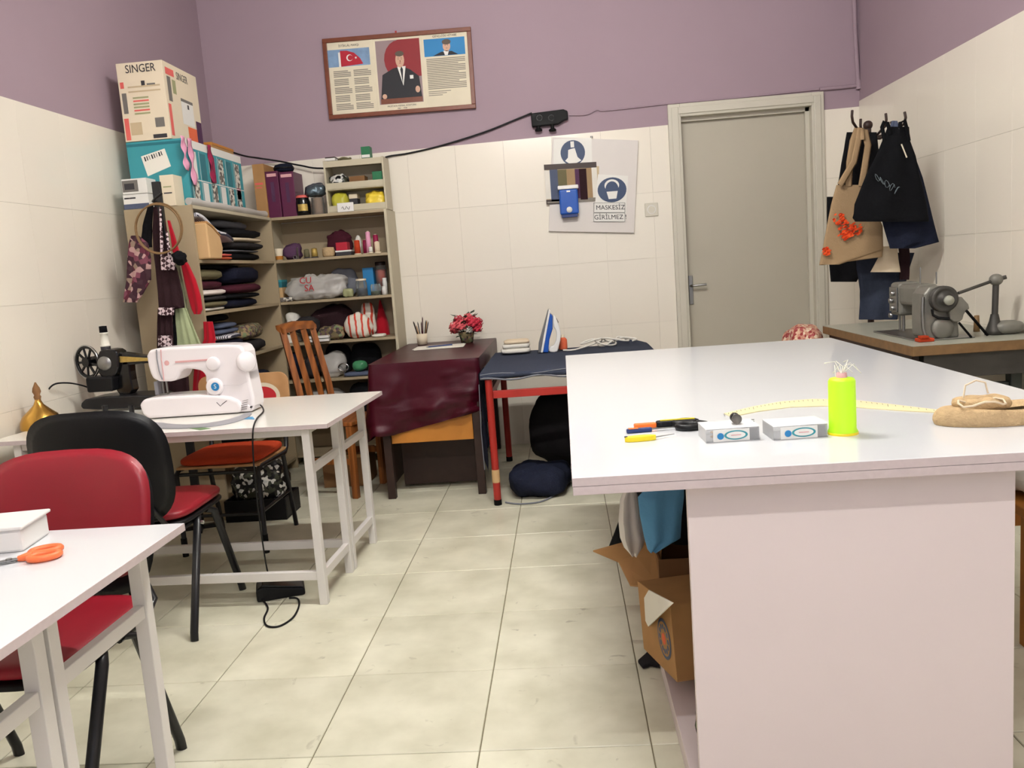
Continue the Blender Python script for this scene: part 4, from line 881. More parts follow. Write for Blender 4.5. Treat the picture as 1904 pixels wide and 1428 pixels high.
for k in range(60):
    a = k*2.4; rr = .04+.06*random.random(); h = random.uniform(.05, .19); o = c+Vector((rr*.75*math.cos(a), rr*.75*math.sin(a), h)); d = Vector((math.cos(a), math.sin(a), random.uniform(-.3,.6))).normalized(); s1 = d.cross(Vector((0,0,1))).normalized()*.017
    MB().add([o, o+d*.03+s1, o+d*.06, o+d*.03-s1], [(0,1,2),(0,2,3)]).build('leaf', 'leaf', t)
st = MB()
for k in range(9): a = k*.7; st.tube([c+Vector((.01*math.cos(a), .01*math.sin(a), .02)), c+Vector((.06*math.cos(a), .05*math.sin(a), .13))], .003, 5)
st.build('stems', 'leaf', t)
# ================================================================ on the ironing table
zI = IZ+.0095
def onI(x, Y): p = py(x, 632, Y); return Vector((p.x, Y, zI))
c = onI(958, 5.28)
for k, (h, mt) in enumerate((( .03,'white_cloth'), (.028,'white_cloth'), (.022,'cream_cloth'))):
    tag(MB().sell((c.x+.004*k, c.y, zI+.004+sum((.03,.028,.022)[:k])+h/2), (.092-.006*k, .075, h/2+.001), .35, 30, 0, .006, 22, k+2, zI+sum((.03,.028,.022)[:k])+.002, .04).build('folded_linen', mt), ('white folded linen at the bottom of the stack beside the iron','white folded linen in the middle of the stack beside the iron','cream folded linen on top of the stack beside the iron')[k], 'linen', 'linen stack on the ironing table')
c = onI(1018, 5.2)
YI = 5.16
def ir(P, d, y, nm, mat, bev=.008, rnd=2, par=None):
    pts = out(resam(P, rnd) if rnd else P, YI); zmin = min(p[1] for p in pts); pts = [(a, b_-IOFF) for a, b_ in pts]
    return MB().prism(pts, d, (0, YI+y+d, 0), (1,0,0), (0,0,1)).build(nm, mat, par or IR, bev, 2)
IOFF = py(1015, 634, YI).z-zI
IR = thing('steam_iron', (c.x, YI+.04, zI), 'blue and white steam iron standing on its heel', 'iron')
ir([(1017,553),(1019,555),(1004,634),(999,634),(1000,615)], .1, 0, 'soleplate', 'steel', .002, 0)
ir([(1017,554),(1022,556),(1014,600),(1008,634),(1004,634),(1010,590)], .1, 0, 'skirt', 'plastic_white', .003, 0)
ir([(1020,560),(1026,565),(1026,590),(1020,610),(1018,634),(1008,634),(1013,600)], .09, .005, 'body', 'plastic_blue', .006, 0)
ir([(1026,563),(1032,568),(1040,590),(1042,605),(1036,630),(1034,634),(1018,634),(1020,624),(1029,622),(1034,606),(1032,592),(1027,586)], .05, .025, 'handle', 'plastic_white', .006, 1)
ir([(1033,570),(1037,578),(1036,580),(1032,573)], .02, .04, 'button', 'wood_dark', .002, 0)
c = onI(1046, 5.3)
t = thing('spray_bottle', c, 'orange plastic bottle behind the iron', 'bottle')
MB().lathe([(0,0),(.026,0),(.028,.006),(.028,.06),(.02,.072),(.012,.076),(0,.077)], c, 18).build('body', 'orange_cloth', t); MB().lathe([(.013,0),(.013,.016),(0,.017)], c+Vector((0,0,.075)), 14).build('cap', 'cream_box', t)
P = []
random.seed(3); cc = onI(1120, 5.3)
for k in range(46):
    a = k*.62; r = .05+.028*math.sin(k*.37)
    P.append(Vector((cc.x+(k/46-.4)*.2+r*math.cos(a), cc.y+.035*math.sin(a), zI+.03+.014*math.sin(a*1.3+k*.1)+.012*math.sin(k*.2))))
P = [onI(1046, 5.2)+Vector((0,0,.004)), onI(1070, 5.18)+Vector((0,0,.006))]+P+[onI(1160, 5.3)+Vector((0,0,.05)), onI(1183, 5.28)+Vector((.0,0,.036)), onI(1176, 5.24)+Vector((0,0,.03))]
cable('iron_cord', P, .0055, 'white_cloth', 'bundled white cord of the steam iron')
# ================================================================ shelf units
SH = [.08, .335, .60, .858, 1.14, 1.42, 1.704]
LX0, LX1, LY0, LY1 = -2.265, -1.90, 4.355, 5.58
t = thing('shelf_unit', (-2.17, 5.2, 0), 'beige shelf unit along the side wall packed with folded clothes', 'shelf')
MB().box(LX0, LX1, LY0, LY0+.018, 0, 1.704).build('end_panel', 'shelf_beige', t, .001)
MB().box(LX0, LX1, LY1-.018, LY1, 0, 1.704).build('end_panel', 'shelf_beige', t, .001)
MB().box(LX0, LX0+.006, LY0+.018, LY1-.018, .08, 1.68).build('back_panel', 'shelf_beige', t)
for z in SH: MB().box(LX0+.006, LX1-(.002 if z > 1.7 else .004), LY0+.0182, LY1-.0182, z-.018, z).build('shelf', 'shelf_cream' if z > 1.7 else 'shelf_beige', t, .001)
BX0, BX1, BY0, BY1 = -1.955, py(719, 400, 5.59).x, 5.59, 5.885
t = thing('shelf_unit', (-1.54, 5.74, 0), 'beige shelf unit against the back wall holding sewing supplies', 'shelf')
for x in (BX0, BX1-.018): MB().box(x, x+.018, BY0, BY1, 0, 1.704).build('side_panel', 'shelf_cream', t, .001)
MB().box(BX0+.018, BX1-.018, BY1-.006, BY1, .08, 1.68).build('back_panel', 'shelf_beige', t)
for z in SH: MB().box(BX0+.0182, BX1-.0182, BY0+.003, BY1-.006, z-.018, z).build('shelf', 'shelf_beige', t, .001)
# --- folded clothes in the side unit
def ly(x, y=520): return px(x, y, -1.92).y
def pile(x0, x1, z, L, where, yy, grp, dx=(0, 0)):
    y0, y1 = ly(x0, yy), ly(x1, yy); z += .001
    for k, (h, mt, ds) in enumerate(L):
        j = random.uniform(-.012, .012)
        o = MB().sell(((LX0+LX1)/2+.01+dx[0]+j, (y0+y1)/2+j, z+h/2), (.165+j-abs(dx[0]), (y1-y0)/2-.004, h/2), .45, 36, 0, .012, 17, k+x0, z, .05).build('folded_garment', mt)
        tag(o, ds+' '+where, 'garment', grp); z += h+.0012
random.seed(2)
g1 = 'folded clothes in the side shelf unit'
pile(384, 428, 1.42, [(.018,'orange_cloth','salmon folded cloth'), (.016,'coral','coral pink folded cloth')], 'beside the tan paper bag on the shelf', 478, g1)
pile(434, 492, 1.42, [(.05,'black_cloth','thick black folded cloth at the bottom'), (.016,'grey_cloth','thin grey folded cloth'), (.042,'charcoal_cloth','charcoal folded cloth'), (.028,'cream_cloth','cream folded cloth in the middle'), (.05,'black_cloth','crumpled black cloth on top')], 'of the pile right of the paper bag', 470, g1)
pile(378, 428, 1.14, [(.022,'white_cloth','white folded cloth at the bottom'), (.03,'olive_cloth','olive folded cloth near the bottom'), (.028,'charcoal_cloth','dark grey folded cloth'), (.034,'stripe_wm','striped folded cloth'), (.05,'maroon_cloth','maroon folded cloth'), (.06,'olive_cloth','olive green folded cloth on top')], 'of the maroon pile on the second shelf', 570, g1)
pile(434, 486, 1.14, [(.052,'navy','navy folded cloth at the bottom'), (.03,'black_cloth','black folded cloth'), (.055,'maroon_cloth','dark plum folded cloth'), (.1,'navy','loose dark navy cloth on top')], 'of the navy pile on the second shelf', 560, g1)
pile(420, 458, .858, [(.055,'floral_grey','grey flowered bundle at the bottom'), (.05,'navy','navy folded cloth'), (.032,'stripe_wg','grey and white striped folded cloth'), (.03,'greyblue_cloth','slate blue folded cloth'), (.034,'greyblue_cloth','pale slate folded cloth on top')], 'of the pile beside the red basket', 640, g1)
pile(460, 498, .858, [(.075,'charcoal_cloth','dark grey bundle at the bottom'), (.1,'floral_olive','olive flowered bundle on top')], 'of the pile in the shelf corner', 640, g1)
pile(428, 462, .60, [(.11,'navy','big navy bundle')], 'on the low shelf behind the white machine', 700, g1)
pile(465, 506, .60, [(.13,'denim_dark','big dark denim bundle')], 'on the low shelf next to the corner', 690, g1)
pile(440, 490, .335, [(.14,'black_cloth','black clothes heap')], 'on the lowest side shelf', 790, g1)
def heapX(x0, x1, yy, z0, z1, mat, label, seed, X0=-2.245, X1=-2.06):
    return tag(MB().sell(((X0+X1)/2, (ly(x0, yy)+ly(x1, yy))/2, (z0+z1)/2), ((X1-X0)/2, (ly(x1, yy)-ly(x0, yy))/2, (z1-z0)/2), .6, 34, 0, .02, 12, seed, z0+.001).build('cloth_heap', mat), label, 'cloth', g1)
heapX(430, 490, 430, 1.618, 1.672, 'grey_cloth', 'crumpled grey cloth topping the black pile', 3, -2.22, -1.99)
heapX(392, 470, 520, 1.372, 1.398, 'black_cloth', 'black cloth laid across both piles of the second shelf', 5, -2.22, -1.96)
heapX(410, 452, 600, 1.072, 1.115, 'black_cloth', 'black cloth topping the slate pile', 7, -2.22, -1.98)
t = thing('paper_bag', (-2.05, ly(372, 460), 1.42), 'tan paper bag leaning inside the side shelf unit', 'paper bag')
with at((-1.94, ly(366, 470), 1.4215)):
    MB().prism([(0,0),(.16,0),(.19,.06),(.17,.12),(.08,.165),(0,.19)], .09, (0,0,0), (0,1,0), (0,0,1)).build('bag', 'card_light', t, .008)
    MB().prism([(.01,.186),(.08,.166),(.17,.122),(.176,.128),(.085,.178),(.012,.198)], .09, (0,0,0), (0,1,0), (0,0,1)).build('folded_top', 'card', t, .002)
with at((0,0,0)):
    y0 = ly(366, 430); y1 = ly(432, 455)
    def dr(i, j):
        y = y0+(y1-y0)*i; z = 1.645-.115*i+.012*math.sin(i*9)+.03*(j-.5)*(1-i)
        return Vector((-2.12+.21*j, y, z))
    o = MB().grid(dr, 16, 8).build('striped_cloth', 'stripe_wg', solid=.02); tag(o, 'dark cloth with white stripes slung over the tan paper bag', 'cloth')
t = thing('basket', (-2.05, LY0+.09, .858), 'red plastic basket in the side shelf unit', 'basket')
y0, y1 = LY0+.026, LY0+.15
with at((-2.01, (y0+y1)/2, .859)):
    h = (y1-y0)/2-.004
    b = MB(); b.box(-.09,.09,-h,h,0,.004)
    for q in ((-.09,.09,-h,-h+.004),(-.09,.09,h-.004,h),(-.09,-.086,-h,h),(.086,.09,-h,h)): b.box(*q, .004, .125)
    b.build('shell', 'red_fabric', t, .002); MB().box(-.096,.096,-h-.004,h+.004,.12,.13).build('rim', 'red_fabric', t, .003)
    MB().sell((0,0,.15),(.085,h-.006,.06),.5,20,0,.012,16,5,.128).build('contents', 'black_cloth', t)
# --- supplies in the back unit
def bx(x, Y=5.64, y=470): return py(x, y, Y).x
def jar(c, r, h, body, lid, fill, label, fh=.8, cat='jar'):
    t = thing('jar', c, label, cat); c = Vector(c)
    MB().lathe([(0,.0),(r,.0),(r,h*.86),(r*.86,h*.94),(r*.86,h)], c, 20).build('glass', body, t)
    if fill: MB().lathe([(0,.004),(r*.93,.004),(r*.93,h*fh),(0,h*fh+.004)], c, 18).build('contents', fill, t)
    if lid: MB().lathe([(r*.92,0),(r*.92,h*.1),(r*.85,h*.12),(0,h*.12)], c+Vector((0,0,h)), 20).build('lid', lid, t)
def spool(c, r, h, mat, label, base='cream_box', n=18):
    t = thing('thread_spool', c, label, 'spool', 'thread spools on the supply shelf'); c = Vector(c)
    MB().lathe([(0,0),(r*1.15,0),(r*1.15,.006),(r*.6,.008)], c, n).build('base', base, t)
    MB().lathe([(r*.6,.007),(r,.01),(r*.86,h*.95),(r*.5,h*.97)], c, n).build('thread', mat, t); MB().lathe([(r*.5,h*.96),(r*.4,h),(0,h)], c, n).build('tip', base, t)
def cbox(name, x0, x1, y0, y1, z0, z1, mat, label, cat='box', prints=(), rz=0, lid=None):
    if y0 > 5.57 and z1 < 1.7: x0, x1 = max(x0, BX0+.02), min(x1, BX1-.02)
    c = ((x0+x1)/2, (y0+y1)/2)
    with at((c[0], c[1], z0), rz):
        t = thing(name, (0,0,0), label, cat); w_, d_, h_ = (x1-x0)/2, (y1-y0)/2, z1-z0
        MB().box(-w_, w_, -d_, d_, .0008, h_).build('carton', mat, t, .0015)
        if lid: MB().box(-w_-.001, w_+.001, -d_-.001, d_+.001, h_*.72, h_+.001).build('lid', lid, t, .0015)
        for k, (fc, mats, L) in enumerate(prints):
            if fc == 'f': MB().rects((-w_,-d_,0), (1,0,0), (0,0,1), [(a*2*w_, b_*2*w_, c*h_, d*h_, m_) for a, b_, c, d, m_ in L]).build('print', mats, t)
            if fc == 'r': MB().rects((w_,-d_,0), (0,1,0), (0,0,1), [(a*2*d_, b_*2*d_, c*h_, d*h_, m_) for a, b_, c, d, m_ in L]).build('print', mats, t)
    return t
def lump(name, x0, x1, y0, y1, z0, z1, mat, label, cat, e=.7, amp=.018, sc=9, seed=1, n=32, grp=None, part=None):
    if y0 > 5.57 and z1 < 1.7 and x1 < -1.05: x0, x1, y1 = max(x0, BX0+.02+amp*.8), min(x1, BX1-.02-amp*.8), min(y1, BY1-.012-amp*.8)
    c = ((x0+x1)/2, (y0+y1)/2, (z0+z1)/2)
    b = MB().sell(c, ((x1-x0)/2, (y1-y0)/2, (z1-z0)/2), e, n, 0, amp, sc, seed, z0+.001)
    return tag(b.build(name, mat), label, cat, grp)
z = 1.42
c = (BX0+.055, 5.655, z+.001); t = thing('paper_cup', c, 'cream paper cup at the end of the supply shelf', 'cup')
MB().lathe([(0,0),(.024,0),(.033,.08),(.031,.08),(.022,.003),(0,.003)], c, 18).build('cup', 'cream_box', t); MB().lathe([(.0245,.005),(.0285,.03)], c, 18).build('print_band', 'wood_orange', t)
lump("zip_bundle", bx(526), bx(556), 5.62, 5.74, z, z+.1, 'purple_cloth', 'dusky heap of zips and ribbons on the supply shelf', 'zips', .6, .02, 22, 3)
lump('ribbon_bundle', bx(600), bx(646), 5.74, 5.85, z, z+.17, 'maroon_cloth', 'wine red ribbon bundle at the rear of the supply shelf', 'ribbons', .7, .02, 20, 5)
c = Vector((bx(556), 5.61, z+.004)); t = thing('small_scissors', c, 'small steel scissors standing against the zips', 'scissors')
MB().box(c.x-.006, c.x-.001, 5.604, 5.607, z+.002, z+.075).box(c.x+.001, c.x+.006, 5.604, 5.607, z+.002, z+.08).build('blade', 'chrome', t); MB().tube([(c.x-.02+.012*math.cos(a), 5.606, z+.014+.012*math.sin(a)) for a in [k*.52 for k in range(12)]], .0025, 5, closed=True).build('handle', 'steel', t)
spool((bx(570), 5.64, z+.001), .02, .062, 'olive_cloth', 'squat olive thread spool beside the scissors', 'print_dark')
spool((bx(585), 5.635, z+.001), .022, .066, 'gold', 'yellow and black thread spool', 'print_dark')
c = (bx(611), 5.64, z+.001); t = thing('twine_roll', c, 'round roll of kraft twine', 'twine')
MB().lathe([(0,0),(.036,0),(.041,.012),(.042,.04),(.037,.062),(.012,.064),(.01,.058)], c, 24).build('roll', 'jute', t)
cbox('red_box', bx(627), bx(648), 5.62, 5.70, z+.036, z+.09, 'flag_red', 'red carton on the flat white tin')
cbox('flat_tin', bx(626), bx(655), 5.61, 5.72, z+.001, z+.035, 'print_dark', 'flat dark tin with white lid under the red carton', 'tin', lid='box_white')
spool((bx(666), 5.63, z+.001), .021, .098, 'orange_fabric', 'bright orange thread spool')
spool((bx(676), 5.72, z+.001), .02, .10, 'crimson', 'crimson thread spool behind the orange one')
spool((bx(687), 5.64, z+.001), .018, .15, 'pink_lace', 'tall pink thread cone')
spool((bx(696), 5.72, z+.001), .02, .13, 'crimson', 'tall dark red thread cone')
spool((bx(703), 5.63, z+.001), .02, .078, 'cream_cloth', 'pale beige thread spool')
spool((bx(692), 5.605, z+.001), .014, .045, 'white_cloth', 'tiny white thread spool')
lump('yarn_ball', bx(652), bx(664), 5.78, 5.82, z+.0, z+.14, 'white_cloth', 'tall white yarn ball behind the red carton', 'yarn', .9, .004, 30, 2)
z = 1.14
cbox('teal_tin', bx(500,y=520), bx(521,y=520), 5.66, 5.78, z+.1, z+.15, 'teal_dark', 'teal tin on the beige carton', 'tin', lid='teal')
cbox('beige_carton', bx(500,y=520), bx(522,y=520), 5.65, 5.8, z+.001, z+.099, 'card_light', 'beige carton below the teal tin')
b = MB().sell((bx(585,y=530), 5.7, z+.082), (.205, .09, .08), .65, 60, 0, .034, 15, 4, z+.001)
o = tag(b.build('plastic_bag', 'film'), 'white plastic carrier bag with red lettering on the shelf', 'plastic bag')
text('lettering', 'CU', .06, py(568, 522, 5.59), UX, (.05,0,1), 'red_ink', o, ext=.001); text('lettering', 'SA', .06, py(575, 536, 5.588), UX, (.05,0,1), 'red_ink', o, ext=.001)
lump('button_bag', bx(640,y=540), bx(658,y=540), 5.597, 5.64, z+.001, z+.06, 'print_green', 'small bag of yellow buttons', 'bag', .6, .008, 40, 3)
lump('magazine_fold', bx(506,y=545), bx(545,y=545), 5.598, 5.64, z+.001, z+.032, 'floral_grey', 'folded grey magazine lying on the shelf edge', 'magazine', .4, .005, 20, 3)
jar((bx(672,y=530), 5.64, z+.001), .038, .105, 'glass', 'cream_box', 'greyblue_cloth', 'large glass jar with white lid and green beads', .5)
jar((bx(697,y=530), 5.66, z+.001), .036, .075, 'glass', None, 'green_cloth', 'wide open glass jar with pale beads', .35)
cbox('blue_box', bx(668,y=505), bx(688,y=505), 5.73, 5.79, z+.001, z+.19, 'dial_blue', 'tall blue carton behind the jars')
jar((bx(700,y=505), 5.78, z+.001), .04, .2, 'glass', 'wood_dark', 'orange_fabric', 'tall jar of rust red stuff behind', .85)
for k, (x, Y, h, ds) in enumerate(((716, 5.625, .05, 'small white bottle at the shelf end'), (714, 5.7, .1, 'taller white bottle at the shelf end'))):
    jar((bx(x,y=530)-.006, Y, z+.001), .016, h, 'plastic_white', 'box_white', None, ds, cat='bottle')
lump('grey_bag', bx(600,y=530), bx(655,y=530), 5.79, 5.86, z+.001, z+.2, 'grey_cloth', 'grey cloth bag at the back of the second supply shelf', 'bag', .7, .012, 14, 4)
z = .858
lump('grey_sack', bx(548,y=600), bx(592,y=600), 5.6, 5.69, z+.046, z+.17, 'charcoal_cloth', 'dark grey sack above the white trays', 'sack', .7, .014, 14, 21)
lump('white_sack', bx(510,y=590), bx(552,y=590), 5.62, 5.8, z+.056, z+.2, 'white_cloth', 'crumpled white cloth sack on the third shelf', 'sack', .7, .03, 12, 3)
cbox('paper_ream', bx(508,y=610), bx(548,y=610), 5.62, 5.84, z+.001, z+.055, 'paper', 'stack of cream paper under the white sack', 'paper')
lump('dark_sack', bx(566,y=600), bx(650,y=600), 5.7, 5.86, z+.001, z+.235, 'brown_cloth', 'big dark brown fabric sack on the third shelf', 'sack', .7, .03, 9, 8, 40)
lump('floral_bundle', bx(590,y=615), bx(640,y=615), 5.6, 5.68, z+.001, z+.1, 'floral_olive', 'flowered cloth bundle in front of the dark sack', 'bundle', .7, .016, 18, 5)
lump('striped_bag', bx(638,y=600), bx(690,y=600), 5.6, 5.72, z+.001, z+.17, 'stripe_red', 'white bag with red stripes on the third shelf', 'bag', .8, .022, 12, 4, 36)
lump('striped_bag_knot', bx(662,y=580), bx(690,y=580), 5.73, 5.8, z+.001, z+.23, 'stripe_red', 'tall striped cloth behind the white and red bag', 'cloth', .8, .02, 14, 7)
b = MB().lathe([(.05,0),(.045,.08),(.02,.18),(.006,.24),(0,.245)], (bx(708,y=600)-.03, 5.82, z+.001), 16); tag(b.build('red_cloth_cone', 'red_fabric'), 'red cloth standing in a cone at the shelf end', 'cloth')
t = thing('white_trays', (bx(595,y=625), 5.62, z), 'two flat white trays sticking out of the shelf', 'tray')
for k in range(2): MB().box(bx(577,y=625), bx(617,y=625), 5.56, 5.595, z+.001+k*.022, z+.018+k*.022).build('tray', 'plastic_white', t, .002)
lump('paper_sheet', bx(692,y=622), bx(716,y=622), 5.6, 5.72, z+.001, z+.02, 'paper', 'crumpled white paper on the shelf corner', 'paper', .5, .006, 30, 2)
z = .60
b = MB().sell((bx(617,y=680), 5.7, z+.085), (.085, .09, .084), .75, 30, 0, .02, 12, 3, z+.001); tag(b.build('clear_bag', 'film'), 'knotted clear bag of white stuff on the fourth shelf', 'plastic bag')
lump('grey_heap', bx(560,y=680), bx(592,y=680), 5.62, 5.82, z+.001, z+.15, 'charcoal_cloth', 'dark heap of scraps behind the wooden chair', 'scraps', .7, .025, 14, 3)
lump('black_sack', bx(642,y=670), bx(700,y=670), 5.74, 5.86, z+.001, z+.21, 'black_cloth', 'black sack at the back of the fourth shelf', 'sack', .7, .02, 10, 5)
lump('green_ball', bx(655,y=680), bx(682,y=680), 5.61, 5.69, z+.03, z+.11, 'glass_green' if 'glass_green' in MT else 'green_cloth', 'round green bundle on the fourth shelf', 'bundle', .9, .008, 20, 5)
lump('grey_bundle', bx(640,y=690), bx(690,y=690), 5.6, 5.7, z+.001, z+.03, 'greyblue_cloth', 'flat grey cloth beneath the green bundle', 'cloth', .5, .006, 20, 5)
c = Vector((bx(640,y=675), 5.61, z+.07)); tag(MB().tube([(c.x+.035*math.cos(a), c.y, c.z+.025*math.sin(a)) for a in [k*2*math.pi/18 for k in range(18)]], .005, 6, closed=True).tube([(c.x,c.y,c.z-.024),(c.x,c.y,z+.001)], .005, 6).build('metal_ring', 'chrome', None), 'shiny metal ring standing on the fourth shelf', 'ring')
lump("dark_heap", bx(592,y=670), bx(640,y=670), 5.8, 5.87, z+.001, z+.22, 'black_cloth', 'black cloth heap behind the knotted clear bag', 'cloth', .6, .012, 10, 31)
z = .335
lump('scrap_bag', bx(560,y=740), bx(640,y=740), 5.62, 5.82, z+.001, z+.18, 'film', 'clear bag of scraps on the fifth shelf', 'plastic bag', .7, .02, 12, 6)
lump('dark_bag', bx(645,y=740), bx(700,y=740), 5.62, 5.84, z+.001, z+.2, 'black_cloth', 'black bag on the fifth shelf', 'bag', .7, .02, 12, 9)
lump('cloth_sack', bx(520,y=690), bx(556,y=690), 5.62, 5.8, .601, .78, 'denim_dark', 'dark denim sack on the fourth shelf behind the chair', 'sack', .7, .02, 12, 19)
# --- on top of the back unit
z = 1.7048
cbox('kraft_box', bx(475,y=350), bx(496,y=350), 5.62, 5.86, z, py(480, 305, 5.62).z, 'card', 'tall kraft carton standing at the end of the boxes', prints=(('f', ['coral'], [(.1,.8,.62,.66,0),(.15,.7,.56,.58,0)]),))
for k, (a, b_) in enumerate(((497,521),(522,549))):
    t = thing('file_box', (bx(a,y=360), 5.7, z), ('plum coloured file box beside the kraft carton','plum coloured file box beside the dark jar')[k], 'file box', 'plum file boxes')
    zt = py(510, 318, 5.63).z-.01*k
    MB().box(bx(a,y=360)+.001, bx(b_,y=360)-.001, 5.63+.01*k, 5.84, z, zt).build('box', 'crimson' if False else 'plum', t, .002) if 'plum' in MT else None
    MB().box(bx(a,y=360)+.012, bx(b_,y=360)-.012, 5.6285+.01*k, 5.6295+.01*k, zt-.035, zt-.015).build('label_strip', 'print_pink', t)
    MB().box((bx(a,y=360)+bx(b_,y=360))/2-.012, (bx(a,y=360)+bx(b_,y=360))/2+.012, 5.6287+.01*k, 5.6297+.01*k, zt-.2, zt-.07).build('label_print', 'purple_cloth', t)
zt = py(510, 318, 5.63).z
c = Vector((bx(518,y=305), 5.74, zt+.001)); t = thing('cable_reel', c, 'dark round cable reel on the plum file boxes', 'reel')
MB().lathe([(0,0),(.055,0),(.066,.012),(.068,.03),(.058,.046),(.03,.055),(0,.056)], c, 24).build('reel', 'denim_dark', t); MB().tube([c+Vector((.064*math.cos(a), .064*math.sin(a), .024)) for a in [k*2*math.pi/20 for k in range(20)]], .007, 6, closed=True).build('wound_cable', 'black_plastic', t)
c = (bx(562,y=380), 5.66, z); t = thing('jar', c, 'squat dark jar with red rimmed lid', 'jar')
MB().lathe([(0,0),(.044,0),(.049,.03),(.048,.09),(.04,.118)], c, 24).build('glass', 'black_gloss', t); MB().lathe([(.0495,.03),(.0485,.075)], c, 10, a0=4.2, a1=5.6).build('label_print', 'gold', t); MB().lathe([(.043,.118),(.043,.13),(.034,.136),(0,.137)], c, 22).build('lid', 'coral', t)
c = (bx(590,y=385), 5.66, z); t = thing('jar', c, 'straight glass jar of brown beads below the foil ball', 'jar')
MB().lathe([(0,0),(.038,0),(.039,.02),(.038,.108),(.036,.112),(0,.113)], c, 22).build('contents', 'card_dark', t); MB().lathe([(.041,0),(.041,.1145)], c, 22).build('glass', 'glass', t)
lump('foil_ball', bx(566,y=355), bx(604,y=355), 5.61, 5.72, z+.1155, z+.2, 'foil_ball', 'crumpled foil bag sitting on the jar', 'foil', .8, .016, 26, 3)
# small open cabinet
s0, s1 = bx(604,5.61,340), bx(716,5.61,340); zt = py(660, 294, 5.61).z; zm = py(660, 347, 5.61).z
t = thing('small_cabinet', ((s0+s1)/2, 5.7, z), 'small cream open cabinet on top of the supply unit', 'cabinet')
for x in (s0, s1-.012): MB().box(x, x+.012, 5.61, 5.80, z, zt).build('side_panel', 'shelf_cream', t, .001)
MB().box(s0+.012, s1-.012, 5.795, 5.8, z, zt).build('back_panel', 'shelf_cream', t)
for zz in (z+.012, zm, zt-.016): MB().box(s0+.0121, s1-.0121, 5.612, 5.795, zz-.012, zz).build('shelf', 'shelf_cream', t)
for zz in (z+.012, zm, zt-.04): MB().box(s0+.0121, s1-.0121, 5.608, 5.614, zz-.006, zz+.034).build('front_lip', 'shelf_cream', t, .001)
lump('dark_parcel', s0+.018, s0+.14, 5.63, 5.76, zm+.001, zm+.095, 'silver_foil', 'dark shiny parcel inside the small cabinet', 'parcel', .7, .012, 30, 3)
cbox('brown_box', s0+.15, s0+.255, 5.67, 5.77, zm+.001, zm+.075, 'card_dark', 'brown carton inside the small cabinet')
cbox('green_box', s1-.085, s1-.02, 5.63, 5.7, zm+.001, zm+.09, 'green_print', 'green printed carton inside the small cabinet')
lump('yellow_bag', s0+.02, s0+.13, 5.63, 5.76, z+.013, z+.135, 'yellow_bag', 'yellow green plastic bag in the cabinet bottom', 'plastic bag', .7, .014, 20, 3)
lump('yellow_bag', s1-.155, s1-.02, 5.63, 5.76, z+.013, z+.125, 'yellow_bright', 'bright yellow plastic bag in the cabinet bottom', 'plastic bag', .8, .02, 20, 8)
cbox('dark_tin', s0+.135, s0+.19, 5.68, 5.76, z+.013, z+.12, 'print_dark', 'dark tin between the yellow bags', 'tin', lid='cream_box')
c = (s0+.125, 5.6, z); t = thing('plastic_tub', c, 'small white plastic tub with black scrawl', 'tub')
MB().box(s0+.07, s0+.18, 5.592, 5.606, z, z+.06).build('tub', 'plastic_white', t, .003); MB().tube([(s0+.1+.008*k, 5.5915, z+.024+.012*math.sin(k*1.9)) for k in range(8)], .0018, 4).build('scrawl', 'ink', t)
cbox('green_box', s1-.15, s1-.09, 5.65, 5.72, zt, zt+.075, 'green_print', 'green carton on top of the small cabinet', prints=(('f', ['box_white'], [(.05,.95,.05,.3,0)]),))
cbox('flat_white_box', s0+.01, s0+.075, 5.64, 5.72, zt, zt+.024, 'box_white', 'flat white carton on top of the small cabinet', lid='wood_dark')
tag(MB().tube([(s0+.13+.04*math.cos(a), 5.68+.03*math.sin(a), zt+.009+.004*math.sin(3*a)) for a in [k*2*math.pi/22 for k in range(22)]], .008, 6, closed=True).build('ribbon_coil', 'olive_cloth'), 'olive ribbon coil on top of the small cabinet', 'ribbon')
# ================================================================ cartons on the side unit
ztop = 1.7045
t = thing('plastic_roll', (-2.0, 5.0, ztop), 'long clear plastic roll lying along the shelf front edge', 'roll')
MB().tube([(-1.92+.006*math.sin(k*2.1), LY0+.02+(5.5-LY0)*k/12, ztop+.02) for k in range(13)], [.019+.003*math.sin(k*1.7) for k in range(13)], 12).build('roll', 'film', t)
zb2 = ztop+.001
x0, x1, y0, y1 = LX0+.002, -1.945, LY0+.115, 5.26; zt = py(300, 258, y0).z-.005
t = cbox('machine_carton', x0, x1, y0, y1, zb2, zt, 'teal', 'long teal printed carton on the side shelf unit', 'carton', prints=(
  ('f', ['paper','ink','teal_dark'], [(.0,1,.93,.97,2)]),
  ('r', ['box_white','teal_dark','paper_cream','floral_grey','crimson'], [(0,1,.88,1,0),(.02,.05,.0,.85,1)]+[(.07+.155*k,.16+.155*k,.04,.4,(3,0,3,0,3,3)[k]) for k in range(6)]+[(.07+.155*k,.16+.155*k,.44,.84,(0,1,4,3,1,3)[k]) for k in range(6)]+[(.05+.155*k,.056+.155*k,.02,.86,0) for k in range(6)]+[(.05,1,.41,.425,0),(.85,.93,.25,.6,4)])))
pl_ = [py(x, y, y0-.001) for x, y in ((275,328),(318,309),(306,276),(262,291))]
o = MB().add(pl_, [(0,1,2,3)]).build('address_label', 'paper', t)
br_ = MB()
for k in range(8):
    a_ = pl_[3].lerp(pl_[2], .1+.1*k); b_ = pl_[0].lerp(pl_[1], .1+.1*k); br_.quad(a_.lerp(b_, .08)+Vector((0,-.0006,0)), a_.lerp(b_, .3)+Vector((0,-.0006,0)), a_.lerp(b_, .3)+Vector((.007-.002*(k % 3),-.0006,.002)), a_.lerp(b_, .08)+Vector((.007-.002*(k % 3),-.0006,.002)))
